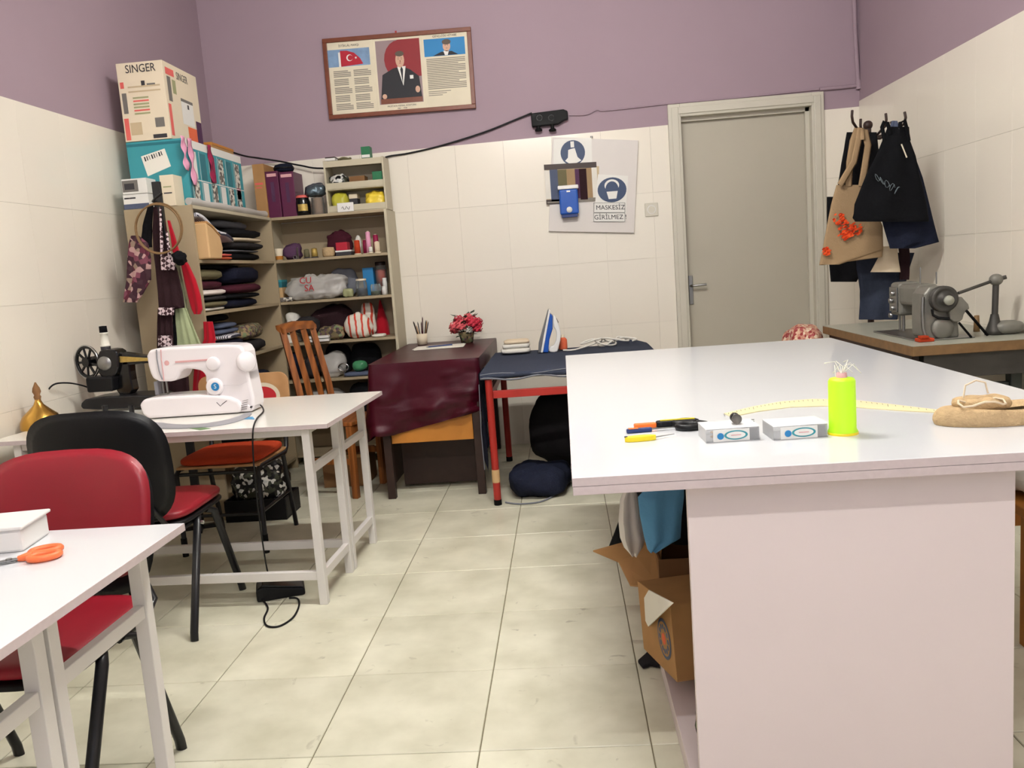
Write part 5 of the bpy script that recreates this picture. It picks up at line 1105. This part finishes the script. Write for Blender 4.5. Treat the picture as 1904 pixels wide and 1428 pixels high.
br_.build('bar_code', 'ink', o)
zc0 = zt+.0015; cx0, cx1, cy0, cy1 = LX0+.005, -2.01, y0-.005, y0+.41; ct = py(255, 115, cy0).z
t = cbox('machine_carton', cx0, cx1, cy0, cy1, zc0, ct, 'cream_box', 'cream and coral sewing machine carton on top of the teal one', 'carton', prints=(
  ('f', ['coral','print_grey','print_green','print_dark','print_tan'], [(.03,.13,.02,.3,0),(.05,.15,.36,.62,1),(.04,.12,.68,.76,0),(.28,.62,.34,.36,2),(.28,.62,.38,.4,0),(.28,.62,.42,.44,2),(.28,.62,.46,.48,2),(.28,.62,.5,.52,0),(.28,.62,.54,.56,2),(.62,.92,.02,.07,3),(.2,.9,.62,.64,4),(.2,.9,.68,.7,4),(.5,.58,.7,.76,3),(.62,.8,.7,.72,1),(.15,.4,.08,.24,4),(.7,.9,.16,.28,1)]),
  ('r', ['coral','print_grey','box_white','print_dark','orange_cloth','print_green','purple_cloth'], [(.04,.12,.05,.46,0),(.06,.3,.84,.93,0),(.08,.18,.5,.82,1),(.22,.32,.62,.8,5),(.42,.78,.26,.6,2),(.42,.78,.56,.6,1),(.6,.65,.48,.54,3),(.7,.75,.48,.54,3),(.45,.6,.34,.46,1),(.55,.85,.02,.24,4),(.82,.99,.0,.36,6)])))
with at((0,0,0)):
    text('lettering', 'SINGER', .058, (cx0+.13, cy0-.0018, ct-.035), UX, UZ, 'print_dark', t, sx=.85); text('lettering', 'SINGER', .056, (cx1+.0018, cy0+.22, ct-.05), (0,1,0), UZ, 'print_grey', t, sx=.75)
# small cartons wedged in front of the teal one
y0s, y1s = LY0+.004, LY0+.11
cbox('small_carton', LX0+.004, LX0+.14, y0s, y1s, zb2, zb2+.075, 'box_white', 'small white and blue carton under the grey printed one', prints=(('f', ['greyblue_cloth','print_dark'], [(0,1,.0,.35,0),(.05,.5,.7,.8,1)]),))
cbox('small_carton', LX0+.006, LX0+.14, y0s, y1s, zb2+.0765, zb2+.155, 'box_white', 'small white carton with a grey print', prints=(('f', ['print_grey','print_dark'], [(.02,.65,.15,.9,0),(.1,.5,.3,.7,1)]),))
cbox('small_carton', LX0+.212, LX0+.285, y0s, y1s, zb2, zb2+.16, 'cream_box', 'small upright cream carton beside the black pole', prints=(('f', ['print_dark','print_green'], [(.2,.8,.4,.44,0),(.2,.8,.6,.64,1)]),))
# pink lace ribbons hanging down the teal carton
for k, (xa, ya, xb, yb, mt, ds) in enumerate(((340,272,352,318,'pink_lace','pale pink lace ribbon'),(352,270,364,345,'pink_lace','long pink lace ribbon'),(388,278,402,342,'crimson','crimson and white ribbon'))):
    X = x1+.004; a, b_ = px(xa, ya, X), px(xb, yb, X)
    def rb(i, j, a=a, b_=b_): 
        z = zt+.002+(b_.z-zt)*j if j else zt+.002
        return Vector((X+.004+.005*math.sin(j*14+i*3), a.y+(b_.y-a.y)*j*.25+(i-.5)*(.05+.012*math.sin(j*9)), (zt+.003)*(1-j)+b_.z*j))
    o = MB().grid(rb, 5, 22).build('lace_ribbon', mt, solid=.0015); tag(o, ds+' hanging over the teal carton', 'ribbon')
t = thing('plank_box', (-2.1, 5.1, zt), 'flat orange brown box on the far end of the teal carton', 'box')
MB().box(LX0+.01, -1.98, 4.92, 5.25, zt+.0015, zt+.04).build('box', 'card', t, .002); MB().box(LX0+.008, -1.978, 4.918, 5.252, zt+.03, zt+.046).build('lid', 'wood_orange', t, .002)
# ================================================================ hanging cloth builder: rows of (y, x_left, x_right) pixels on a surface pf
def hang(rows, pf, nrm, th, mat, folds=3, amp=.012, n=28, seed=0, mi=0, mb=None, sub=6):
    nrm = Vector(nrm); R = []
    for (a, b_) in zip(rows, rows[1:]):
        for k in range(sub): f = k/sub; R.append(tuple(a[i]+(b_[i]-a[i])*f for i in range(3)))
    R.append(rows[-1])
    mb = mb or MB()
    def fn(i, j):
        y, xl, xr = R[int(round(j*(len(R)-1)))]
        a = i*2*math.pi; u = .5-.5*math.cos(a)
        p = pf(xl+(xr-xl)*u, y)
        e = th*max(.25, math.sin(math.pi*min(1, max(0, j))*.5+.5))*math.sin(a)
        w = amp*(math.sin(folds*2*math.pi*u+seed+j*1.5)+.7*noise.noise(Vector((u*4+seed, j*4, seed))))*(.3+.7*j)
        return p+nrm*(e+w)
    mb.grid(fn, n, len(R), mi, True, cu=True)
    for j in (0, len(R)-1):
        ring = [fn(i/n, j/(len(R)-1)) for i in range(n)]
        mb.add(ring, [tuple(range(n)) if j else tuple(range(n))[::-1]], mi, False)
    return mb
# ================================================================ clothes stand with hoops beside the side unit
YS = 4.225
pS = lambda x, y: py(x, y, YS)
pF = lambda x, y: py(x, y, YS-.06)
pt = pS(290, 338); pb = Vector((pt.x+.02, YS, 0))
t = thing('clothes_stand', pb, 'black clothes stand with pole and cross foot', 'clothes stand')
MB().box(pt.x-.02, pt.x+.02, YS-.012, YS+.012, 0.02, pt.z).build('pole', 'black_metal', t, .002)
for a in (0, 90): MB().box(pt.x-.1, pt.x+.1, YS-.015, YS+.015, 0, .02, mat=Matrix.Translation((pt.x, YS, 0)) @ Matrix.Rotation(R_(a+20), 4, 'Z') @ Matrix.Translation((-pt.x, -YS, 0))).build('foot', 'black_metal', t)
hk = pS(300, 376); MB().tube([hk+Vector((-.02,-.01,0)), hk+Vector((-.01,-.07,.0)), hk+Vector((.02,-.10,.012)), hk+Vector((.06,-.11,.03))], .006, 6).build('hook', 'black_metal', t)
c = pF(304, 425)
for k, (dx, dz, r, ry) in enumerate(((0, 0, .118, .122), (.008, -.006, .113, .12))):
    tag(MB().tube([c+Vector((dx+r*math.cos(a), -.045-.03*k+.006*math.sin(a+k), dz+ry*math.sin(a))) for a in [j*2*math.pi/40 for j in range(40)]], .0045, 6, closed=True).build('embroidery_hoop', 'worn_wood'), ('wooden embroidery hoop hanging on the black stand','thin inner embroidery hoop hanging on the black stand')[k], 'hoop', 'embroidery hoops')
def garment(name, rows, dy, mat, label, cat='garment', folds=3, th=.02, amp=.008, seed=1):
    o = hang(rows, lambda x, y: py(x, y, YS+dy), (0,-1,0), th, mat, folds, amp, 30, seed).build(name, mat); return tag(o, label, cat)
garment('floral_blouse', [(438,244,258),(452,240,276),(480,238,282),(520,236,282),(545,232,268),(562,230,258)], -.04, 'floral', 'maroon flowered blouse hanging at the left of the stand', folds=2)
a1 = garment('dark_apron', [(385,286,292),(430,284,300),(470,286,318),(500,290,330),(540,294,340),(572,296,345),(575,294,322),(600,293,322),(640,293,324),(700,293,352),(742,293,354)], -.05, 'brown_cloth', 'dark brown apron with plaid trim on the black stand', folds=3, th=.016)
for k, rows in enumerate(([(476,298,326),(502,300,326)], [(572,294,324),(586,294,324)], [(624,294,320),(644,294,320)], [(385,296,300),(476,298,304)], [(430,308,312),(476,312,318)])):
    o = hang(rows, lambda x, y: py(x, y, YS-.082), (0,-1,0), .006, 'plaid', 2, .002, 20, k).build('plaid_trim', 'plaid'); o.parent = a1
garment('red_garment', [(410,312,316),(440,318,326),(468,322,334),(492,338,352),(520,343,365),(550,350,374),(575,357,378),(584,362,374)], .03, 'red_fabric', 'bright red garment sleeve hanging beside the dark apron', folds=1, th=.022)
garment('sage_skirt', [(560,322,340),(580,322,350),(610,322,362),(650,321,378),(670,320,384)], .0, 'sage_cloth', 'pale sage green skirt hanging below the apron', folds=4, th=.018, amp=.012)
garment('striped_scarf', [(490,326,334),(530,332,342),(570,338,350),(610,344,362),(650,352,380)], .06, 'green_stripe', 'cream and green striped scarf hanging on the stand', folds=2, th=.01)
garment('red_knit', [(598,378,396),(630,380,402),(680,362,392),(738,358,388)], .1, 'red_fabric', 'dark red knit hanging low behind the white machine', folds=2, th=.014)
o = MB().sell(py(334, 480, YS-.12), (.034, .03, .032), .95, 26, 0, .012, 60, 4).build('pompom', 'black_cloth'); tag(o, 'black pompom hanging on the clothes stand', 'pompom')
garment('dark_scarf', [(380,276,286),(420,266,284),(460,262,284)], -.02, 'black_cloth', 'black scarf tied to the pole of the stand', folds=1, th=.012)
# ================================================================ bags on the side wall hooks
CPX, CPY = 1.80, 5.06
t = thing('coat_stand', (CPX, CPY, 0), 'dark coat stand with curved hooks carrying the cloth bags', 'coat stand')
zr = py(1640, 240, 5.0).z
MB().cyl((CPX, CPY, .03), (CPX, CPY, zr+.02), .018).build('pole', 'wood_dark', t); MB().sell((CPX, CPY, zr+.035), (.026,.026,.026), .95, 16).build('finial', 'wood_dark', t)
for k in range(4):
    a = R_(20+90*k); d = Vector((math.cos(a), math.sin(a), 0)); MB().tube([(CPX, CPY, .12), Vector((CPX, CPY, .05))+d*.1, Vector((CPX, CPY, .012))+d*.17], .012, 8).build('foot', 'wood_dark', t)
for tp in (py(1584, 216, 4.66), py(1600, 232, 4.72), py(1648, 222, 4.56), py(1684, 219, 4.56), py(1660, 236, 4.9)):
    o_ = Vector((CPX, CPY, zr-.04)); d = (tp-o_); d.z = 0; d.normalize(); n_ = Vector((tp.x, tp.y, tp.z))
    MB().tube([o_, o_+(n_-o_)*.5+Vector((0,0,-.03)), n_-d*.02+Vector((0,0,-.028)), n_+Vector((0,0,.0)), n_-d*.012+Vector((0,0,.03))], .007, 8).build('hook', 'wood_dark', t)
def bag(name, rows, Y, mat, label, cat='bag', folds=2, th=.02, amp=.01, seed=1, n=32):
    o = hang(rows, lambda x, y: py(x, y, Y), (0,-1,0), th, mat, folds, amp, n, seed).build(name, mat); return tag(o, label, cat)
bag('jeans', [(470,1592,1700),(500,1592,1690),(540,1598,1680),(560,1598,1672),(594,1596,1668)], 4.93, 'denim', 'blue jeans hanging lowest behind the bags', 'jeans', 2, .03)
bag('black_bag', [(366,1537,1570),(430,1537,1600),(470,1539,1620),(524,1544,1592)], 5.2, 'black_cloth', 'black cloth bag behind the tan tote', folds=1, th=.012)
bag('pale_bag', [(458,1640,1668),(480,1632,1670),(506,1618,1674)], 4.8, 'cream_cloth', 'pale beige cloth bag peeking out under the denim', folds=1, th=.014, amp=.004)
bag('dark_bag', [(455,1670,1690),(480,1672,1692),(520,1672,1690)], 4.84, 'brown_cloth', 'dark brown cloth hanging beside the pale bag', folds=1, th=.012, amp=.004)
bag('denim_bag', [(260,1640,1690),(330,1640,1715),(400,1636,1732),(450,1650,1745),(462,1654,1700)], 4.62, 'denim_dark', 'dark blue denim bag hanging behind the black tote', folds=2, th=.025)
tt = bag('tan_tote', [(344,1555,1600),(380,1545,1622),(420,1537,1641),(464,1529,1642),(492,1523,1560)], 4.72, 'tan_cloth', 'tan cloth tote bag with orange felt flowers', folds=1, th=.014, amp=.004)
tt2 = hang([(344,1556,1606),(420,1538,1641),(464,1530,1642),(478,1528,1640),(493,1523,1530)], lambda x, y: py(x, y, 4.725), (0,-1,0), .01, 'tan_cloth', 1, .002, 32, 1).build('lower_panel', 'tan_cloth'); tt2.parent = tt
for xs in (((1578,346),(1580,300),(1586,262),(1594,240),(1600,238),(1596,262),(1588,300),(1562,344)), ((1602,346),(1608,310),(1614,270),(1608,244),(1600,238),(1602,260))):
    o = MB().tube([py(x, y, 4.71-.004*k) for k, (x, y) in enumerate(xs)], .018, 6, fl=.18).build('strap', 'tan_cloth'); o.parent = tt
def flower(cx, cy, r, n, Y, par, seed):
    f = MB(); random.seed(seed)
    for k in range(22):
        a = random.uniform(0, 6.28); d = r*math.sqrt(random.random())*.95; q = py(cx+d*math.cos(a), cy+d*math.sin(a), Y)
        s_ = random.uniform(.006, .011); v_ = Vector((random.uniform(-.5,.5), 0, 1)); f.disc(q+Vector((0,-.0015-.0007*k % .008,0)), UX+Vector((0,random.uniform(-.4,.4),.3)), v_, s_, k % 3 == 0, 8, s_*.7)
    o = f.build('felt_flower', ['orange_felt','red_felt'], None, solid=.001); o.parent = par
for k, (cx, cy, r) in enumerate(((1559,406,11),(1571,422,14),(1568,437,10),(1590,426,12),(1578,434,10),(1536,467,8))): flower(cx, cy, r, 6, 4.695, tt, k)
bag('dark_cloth', [(246,1574,1630),(290,1566,1634),(350,1556,1634)], 4.8, 'black_cloth', 'dark cloth hanging behind the straps of the tan tote', 'cloth', 2, .015)
lb = bag('black_tote', [(236,1650,1690),(262,1640,1692),(290,1628,1702),(320,1612,1708),(350,1600,1716),(380,1588,1722),(408,1586,1726)], 4.55, 'black_tote', 'black cloth tote bag with pale script lettering', folds=2, th=.022, amp=.008)
lp = hang([(360,1598,1718),(405,1585,1727),(412,1590,1727)], lambda x, y: py(x, y, 4.545), (0,-1,0), .014, 'black_tote', 2, .004, 32, 2).build('lower_panel', 'black_tote'); lp.parent = lb
for xs in (((1645,262),(1640,236),(1644,226),(1650,228),(1656,250)), ((1672,250),(1674,228),(1682,223),(1686,240),(1690,262))):
    o = MB().tube([py(x, y, 4.54) for x, y in xs], .01, 6, fl=.4).build('strap', 'black_tote'); o.parent = lb
sc_ = MB()
for k in range(5):
    pts = [py(1632+k*9+5*math.cos(j*.7), 330+k*6+7*math.sin(j*.9+k), 4.512) for j in range(9)]; sc_.tube(pts, .0013, 4)
o = sc_.build('script_lettering', 'script_grey'); o.parent = lb
o = MB().tube([py(1676+2*j, 268+5*j, 4.52) for j in range(6)], .004, 4).build('pale_seam', 'paper_cream'); o.parent = lb
bag('grey_hood', [(225,1658,1668),(240,1652,1672),(262,1652,1672)], 4.585, 'greyblue_cloth', 'slate blue cloth hung on the hook above the black tote', 'cloth', 1, .02)
# ================================================================ industrial sewing machine and its table
IT = .80; jx0, jx1, jy0, jy1 = 1.46, XR-.012, 3.63, 4.86
t = thing('machine_table', (1.75, 4.2, 0), 'old industrial sewing table with grey top and cast legs', 'table')
MB().box(jx0, jx1, jy0, jy1, IT-.003, IT).build('tabletop', 'worktop_grey', t, .001)
MB().box(jx0, jx1, jy0, jy1, IT-.045, IT-.0032).build('wood_core', 'worn_wood', t, .003)
for y in (jy0+.12, jy1-.16):
    MB().box(jx0+.08, jx0+.13, y, y+.05, .0, IT-.045).build('cast_leg', 'cast_green', t, .006); MB().box(jx1-.11, jx1-.06, y, y+.05, .0, IT-.045).build('cast_leg', 'cast_green', t, .006)
    MB().box(jx0+.02, jx1-.02, y+.004, y+.046, .0, .05).build('cast_foot', 'cast_green', t, .006)
    MB().box(jx0+.131, jx1-.111, y+.01, y+.04, .52, .6).build('cast_brace', 'cast_green', t, .004); MB().box(jx0+.131, jx1-.111, y+.01, y+.04, .68, .75).build('cast_brace', 'iron_dark', t, .004)
MB().box(jx0+.06, jx1-.02, jy0+.03, jy0+.05, IT-.15, IT-.046).build('end_apron', 'iron_dark', t, .002)
MB().box(jx0+.12, jx1-.06, jy0+.06, jy0+.11, .5, .55).build('end_bar', 'cast_green', t, .003)
MB().box(jx0+.02, jx0+.05, jy0+.05, jy1-.05, IT-.11, IT-.046).build('apron', 'wood_dark', t, .002)
MB().box(jx0+.16, jx0+.36, jy0+.26, jy0+.52, .38, .62).build('motor', 'iron_dark', t, .03, 3)
MB().box(jx0+.09, jx0+.4, jy0+.25, jy0+.6, .16, .18).build('treadle', 'cast_green', t, .004)
t = thing('industrial_sewing_machine', (1.65, 3.95, IT), 'grey industrial sewing machine with pulley and belt', 'sewing machine')
A = py(1722, 560, 3.84).x; B_ = py(1790, 560, 3.84).x
bx0, bx1 = pz(1712, 634, IT).x+.02, pz(1795, 626, IT).x
bx0, bx1 = 1.60, 1.80
YN = 3.80
zt = py(1740, 528, YN).z
def iface(P, Y, d, nm, mat='iron_grey', bev=.012, rnd=1, zfloor=True, par=None):
    pts = out(resam(P, rnd) if rnd else P, Y); pts = [(a, max(b_, IT+.001)) for a, b_ in pts] if zfloor else pts
    return MB().prism(pts, d, (0, Y+d, 0), (1,0,0), (0,0,1)).build(nm, mat, par or t, bev, 3)
iface([(1719,533),(1760,531),(1776,545),(1782,590),(1786,640),(1718,640),(1716,590)], YN, .13, 'column')
zc = zt
hx = py(1724, 560, YN).x; hx1 = py(1775, 560, YN).x
MB().box(hx, hx1-.02, YN+.1, 4.14, zt-.105, zt-.004).build('arm', 'iron_grey', t, .02, 3)
MB().box(hx-.005, hx1-.015, 4.10, 4.21, IT+.09, zt+.002).build('head', 'iron_grey', t, .018, 3)
MB().box(hx-.012, hx-.004, 4.11, 4.20, IT+.11, zt-.02).build('face_plate', 'steel', t, .002)
for y, r in ((4.135, .008), (4.18, .006)): MB().cyl((hx+.03, y, IT+.015), (hx+.03, y, IT+.1), r, n=8).build('needle_bar', 'steel', t)
for k in range(4): MB().lathe([(0,.014),(.012,.012),(.012,0)], (hx-.012, 4.15+.02*(k % 2), zt-.05-.035*k), 10, axis=(-1,0,0)).build('tension_knob', 'steel', t)
MB().box(bx0-.06, bx1-.01, YN-.02, 4.3, IT+.0008, IT+.007).build('bed_plate', 'steel', t, .002)
c = py(1757, 556, YN-.035); hwl = MB().lathe([(0,.0),(.052,.0),(.057,.006),(.057,.012),(.048,.016),(.048,.026),(.057,.03),(.057,.036),(.045,.04),(.04,.036),(.028,.036),(.026,.046),(0,.048)], c+Vector((0,.035,0)), 30, axis=(0,-1,0)).build('handwheel', 'iron_dark', t)
MB().lathe([(0,0),(.022,0),(.02,.012),(0,.014)], c+Vector((.01,-.012,-.006)), 20, axis=(0,-1,0)).build('wheel_boss', 'worktop_grey', hwl)
c2 = py(1757, 611, YN-.03); MB().lathe([(0,0),(.045,0),(.048,.006),(.044,.014),(.02,.016),(0,.016)], c2+Vector((0,.028,0)), 26, axis=(0,-1,0)).build('lower_pulley', 'iron_grey', t)
iface([(1764,575),(1783,545),(1807,572),(1794,580),(1789,599),(1769,599)], YN-.03, .026, 'belt_guard', 'iron_grey', .006, 1, False)
MB().tube([py(1733,575,YN-.02), py(1735,586,YN-.02), py(1745,591,YN-.02), py(1765,593,YN-.02)], .006, 6).build('belt', 'black_plastic', t)
e = pz(1836, 623, IT+.004); MB().cyl(py(1797, 578, YN-.04), e, .006, n=6).build('drive_belt', 'rubber', t); e = pz(1806, 627, IT+.004); MB().cyl(py(1783, 600, YN-.04), e, .005, n=6).build('drive_belt', 'rubber', t)
for x, y0 in ((1711, 497), (1741, 506)): q = py(x, y0, 3.98); MB().cyl((q.x, 3.98, zt-.01), (q.x, 3.98, q.z), .0035, n=6).build('thread_pin', 'steel', t)
MB().tube([py(1716,552,YN-.004), py(1715,580,YN-.006), py(1716,610,YN-.008), (py(1718,625,YN).x, YN-.012, IT+.02)], .007, 6).build('lifter_rod', 'steel', t)
tag(MB().box(1.535, 1.60, 3.74, 3.79, IT+.0008, IT+.016).box(1.54, 1.575, 3.735, 3.77, IT+.0165, IT+.028).build('orange_tin', 'orange_fabric', None, .003), 'small rust orange tin on the industrial table', 'tin')
# bobbin winder / arm lamp at the wall side
pb = pz(1849, 622, IT); pb.x = min(pb.x, XR-.1)
t = thing('work_lamp', pb, 'old grey work lamp with jointed arm beside the industrial machine', 'lamp')
ptp = py(1852, 520, pb.y)
MB().lathe([(0,0),(.04,0),(.036,.02),(.022,.06),(.016,.09)], pb+Vector((0,0,.001)), 18).build('base', 'iron_dark', t)
MB().cyl(pb+Vector((0,0,.05)), ptp, .013).build('post', 'iron_dark', t); MB().sell(ptp, (.028,.028,.026), .95, 18).build('joint', 'iron_grey', t)
MB().cyl(ptp, py(1782, 545, pb.y-.03), .007).build('arm', 'iron_dark', t); MB().cyl(ptp, py(1871, 515, pb.y-.01), .009).build('tail', 'iron_dark', t)
MB().sell((pb.x+.055, pb.y, IT+.03), (.065,.05,.03), .7, 24, 0, 0, 6, 0, IT+.001).build('motor_cover', 'iron_grey', t)
c = pz(1836, 620, IT); c.y += .1; tag(MB().lathe([(0,0),(.014,0),(.011,.075),(0,.076)], c+Vector((0,0,.001)), 14).build('wooden_bobbin', 'worn_wood'), 'brown wooden bobbin standing on the industrial table', 'bobbin')
# stool with flowered bundle behind the cutting table
sx, sy = py(1515, 620, 4.95).x-.02, 4.95
t = thing('stool', (sx, sy, 0), 'small wooden stool beneath the flowered bundle', 'stool')
MB().box(sx-.13, sx+.1, sy-.14, sy+.14, .54, .565).build('seat', 'wood_chair', t, .004)
for a in (-.1, .07):
    for b_ in (-.11, .11): MB().box(sx+a-.014, sx+a+.014, sy+b_-.014, sy+b_+.014, 0, .54).build('leg', 'wood_chair', t)
lump('flowered_bundle', sx-.15, sx+.055, sy-.13, sy+.13, .566, .80, 'floral_pink', 'pink flowered cloth bundle beside the industrial table', 'bundle', .75, .02, 10, 3, 36)
# ================================================================ clutter under the cutting table (open side)
pX = lambda X: (lambda x, y: px(x, y, X))
def slabX(name, P, X, th, mat, label, cat, bev=.003):
    pts = [px(x, y, X) for x, y in P]; t = thing(name, pts[0], label, cat)
    return t, MB().prism([(p.y, p.z) for p in pts], th, (X, 0, 0), (0,1,0), (0,0,1)).build('body', mat, t, bev)
shz = .0685
# open carton with flaps, on the bottom shelf
t = thing('open_carton', (.4, 2.75, shz), 'open brown carton with a flap sticking out under the cutting table', 'carton')
b = MB()
for q in ((.24,.52,2.5,2.505,.07,.33),(.24,.52,3.0,3.005,.07,.33),(.24,.245,2.505,3.0,.07,.33),(.515,.52,2.505,3.0,.07,.33),(.24,.52,2.505,3.0,.0695,.0735)): b.box(*q)
b.build('carton', 'card_dark', t)
P = [Vector((.24,2.5,.33)), Vector((.24,3.0,.33)), px(1103,1027,.02), px(1160,1060,.1), px(1172,1085,.15)]
P = [pz(1230,1096,.24), pz(1230,1014,.335), pz(1165,1009,.33), pz(1103,1026,.31), pz(1150,1046,.28), pz(1172,1090,.23)]
b = MB().add(P+[p+Vector((0,0,.005)) for p in P], [(0,1,2,3,4,5)[::-1], (6,7,8,9,10,11)]+[(i,(i+1) % 6,6+(i+1) % 6,6+i) for i in range(6)]); b.build('flap', 'card', t)
t = thing('printed_carton', (.3, 2.15, shz), 'brown carton printed with a blue and orange flower emblem', 'carton')
with at((.222, 2.06, .07), 0, Matrix.Translation((.235, 2.11, .128)) @ Matrix.Rotation(R_(12), 4, 'Z') @ Matrix.Rotation(R_(-8), 4, 'X')):
    MB().box(0, .26, 0, .3, .005, .21).build('carton', 'card', t, .002)
    g = MB(); c = Vector((-.0012, .075, .1)); g.disc(c, (0,-1,0), UZ, .056, 0, 28); g.disc(c+Vector((-.0006,0,0)), (0,-1,0), UZ, .047, 1, 28)
    for k in range(12): a = k*math.pi/6; g.disc(c+Vector((-.001, .034*math.cos(a), .034*math.sin(a))), (0,-1,0), UZ, .008, 0, 8)
    g.disc(c+Vector((-.0014,0,0)), (0,-1,0), UZ, .016, 2, 16); g.build('emblem', ['safety_blue','card','orange_cloth'], t)
pts = [px(x, y, .18) for x, y in ((1206,1097),(1250,1121),(1205,1165),(1193,1140),(1194,1118))]
MB().prism([(p.y, p.z) for p in pts], .003, (.18,0,0), (0,1,0), (0,0,1)).build('flap', 'paper', t)
def tuck(name, x0, x1, y0, y1, z0, z1, mat, label, cat='cloth', e=.7, amp=.02, sc=9, seed=1): return lump(name, x0, x1, y0, y1, z0, z1, mat, label, cat, e, amp, sc, seed, 34)
tuck('black_fabric', .2, .5, 2.5, 2.85, .345, .54, 'black_cloth', 'black fabric heap on the open carton', sc=7)
o = hang([(908,1200,1272),(925,1186,1272),(960,1190,1268),(1000,1198,1266),(1022,1204,1222)], lambda x, y: py(x, y, 2.36), (0,-1,0), .03, 'blue_cloth', 2, .008, 36, 3).build('blue_fabric', 'blue_cloth'); tag(o, 'light blue fabric hanging out under the cutting table', 'cloth')
tuck('denim_fabric', .24, .5, 2.5, 2.8, .57, .77, 'denim', 'dark denim stuffed behind the light blue fabric', sc=8, seed=5)
o = hang([(908,1162,1182),(930,1153,1188),(970,1150,1194),(1000,1153,1200),(1018,1160,1196),(1030,1172,1186)], lambda x, y: py(x, y, 2.46), (0,-1,0), .03, 'clear_bag', 2, .008, 36, 4).build('clear_bag', 'clear_bag'); tag(o, 'clear plastic bag hanging beside the light blue fabric', 'plastic bag')
bf = bpy.data.objects['black_fabric']; o = hang([(964,1152,1166),(990,1143,1166),(1021,1131,1166)], lambda x, y: py(x, y, 2.9), (0,-1,0), .03, 'black_cloth', 1, .01, 26, 3).build('hanging_corner', 'black_cloth'); o.parent = bf
tuck('white_scrap', .3, .5, 2.1, 2.3, .36, .44, 'white_cloth', 'white cloth scrap above the printed carton', sc=10, seed=7)
tag(MB().prism([(q.x, q.y) for q in (pz(x, y, .004) for x, y in ((1186,1232),(1202,1218),(1210,1198),(1224,1210),(1228,1230),(1226,1242),(1210,1238),(1196,1244)))], .014, (0,0,.001), (1,0,0), (0,1,0)).build('grey_scrap', 'charcoal_cloth', None, .005, 3), 'dark grey cloth scrap spilling onto the floor', 'cloth')
tuck('dark_scrap', .25, .48, 1.72, 1.98, .0695, .2, 'floral_olive', 'dark patterned scraps beside the printed carton', sc=12, seed=11)
tuck('shelf_scrap', .25, .5, 3.35, 3.7, .0695, .45, 'navy', 'navy cloth heap at the far end of the bottom shelf', sc=8, seed=12)
# under the ironing table: dark bags and jeans
o = lump('dark_bag', -.26, .3, 4.95, 5.36, .0, .5, 'charcoal_cloth', 'big dark grey bag under the ironing table', 'bag', .8, .03, 6, 3, 40)
o = lump('jeans_heap', -.37, -.03, 4.42, 4.76, .0, .16, 'denim_dark', 'heap of blue jeans under the ironing table', 'jeans', .7, .03, 9, 5, 40)
lump('blue_bundle', .02, .28, 4.5, 4.8, .0, .22, 'navy', 'navy bundle beside the jeans heap on the floor', 'bundle', .7, .025, 9, 8, 36)
cable('grey_cable', [pz(x, y, .005) for x, y in ((940,934),(965,937),(1000,934),(1022,926),(1034,918))], .005, 'grey_cloth', 'grey cord on the floor in front of the jeans heap')
# under the sewing table: crate of shiny scraps, carton
cx, cy = py(455, 890, 4.33).x+.05, 4.42
t = thing('scrap_crate', (cx, cy, 0), 'dark low crate of shiny scraps behind the old chair', 'crate')
b = MB()
for q in ((-.17,.17,-.12,.12,0,.01),(-.17,.17,-.12,-.11,.01,.12),(-.17,.17,.11,.12,.01,.12),(-.17,-.16,-.11,.11,.01,.12),(.16,.17,-.11,.11,.01,.12)): b.box(q[0]+cx, q[1]+cx, q[2]+cy, q[3]+cy, q[4], q[5])
b.build('crate', 'black_plastic', t, .003); MB().sell((cx, cy, .19), (.15,.1,.12), .7, 34, 0, .03, 14, 4, .05).build('scraps', 'silver_foil', t)
c = pz(640, 908, 0); cbox('floor_carton', c.x-.13, c.x+.14, c.y+.03, c.y+.3, 0.001, .2, 'card_dark', 'brown carton on the floor in front of the supply shelves', prints=(('f', ['card'], [(.0,1,.9,1,0)]),))
# stool with cloth at the far side of the cutting table
sx, sy = 1.46, 2.62
t = thing('stool', (sx, sy, 0), 'yellow wooden stool beyond the cutting table', 'stool')
MB().box(sx-.15, sx+.15, sy-.15, sy+.15, .41, .44).build('seat', 'wood_orange', t, .004)
for a in (-.12, .12):
    for b_ in (-.12, .12): MB().box(sx+a-.016, sx+a+.016, sy+b_-.016, sy+b_+.016, 0, .41).build('leg', 'wood_orange', t)
for b_ in (-.12, .12): MB().box(sx-.104, sx+.104, sy+b_-.01, sy+b_+.01, .3, .4).build('apron', 'wood_orange', t)
lump('white_bundle', sx-.15, sx+.15, sy-.14, sy+.14, .441, .64, 'white_cloth', 'white cloth bundle on the yellow stool', 'bundle', .7, .02, 9, 3, 34)
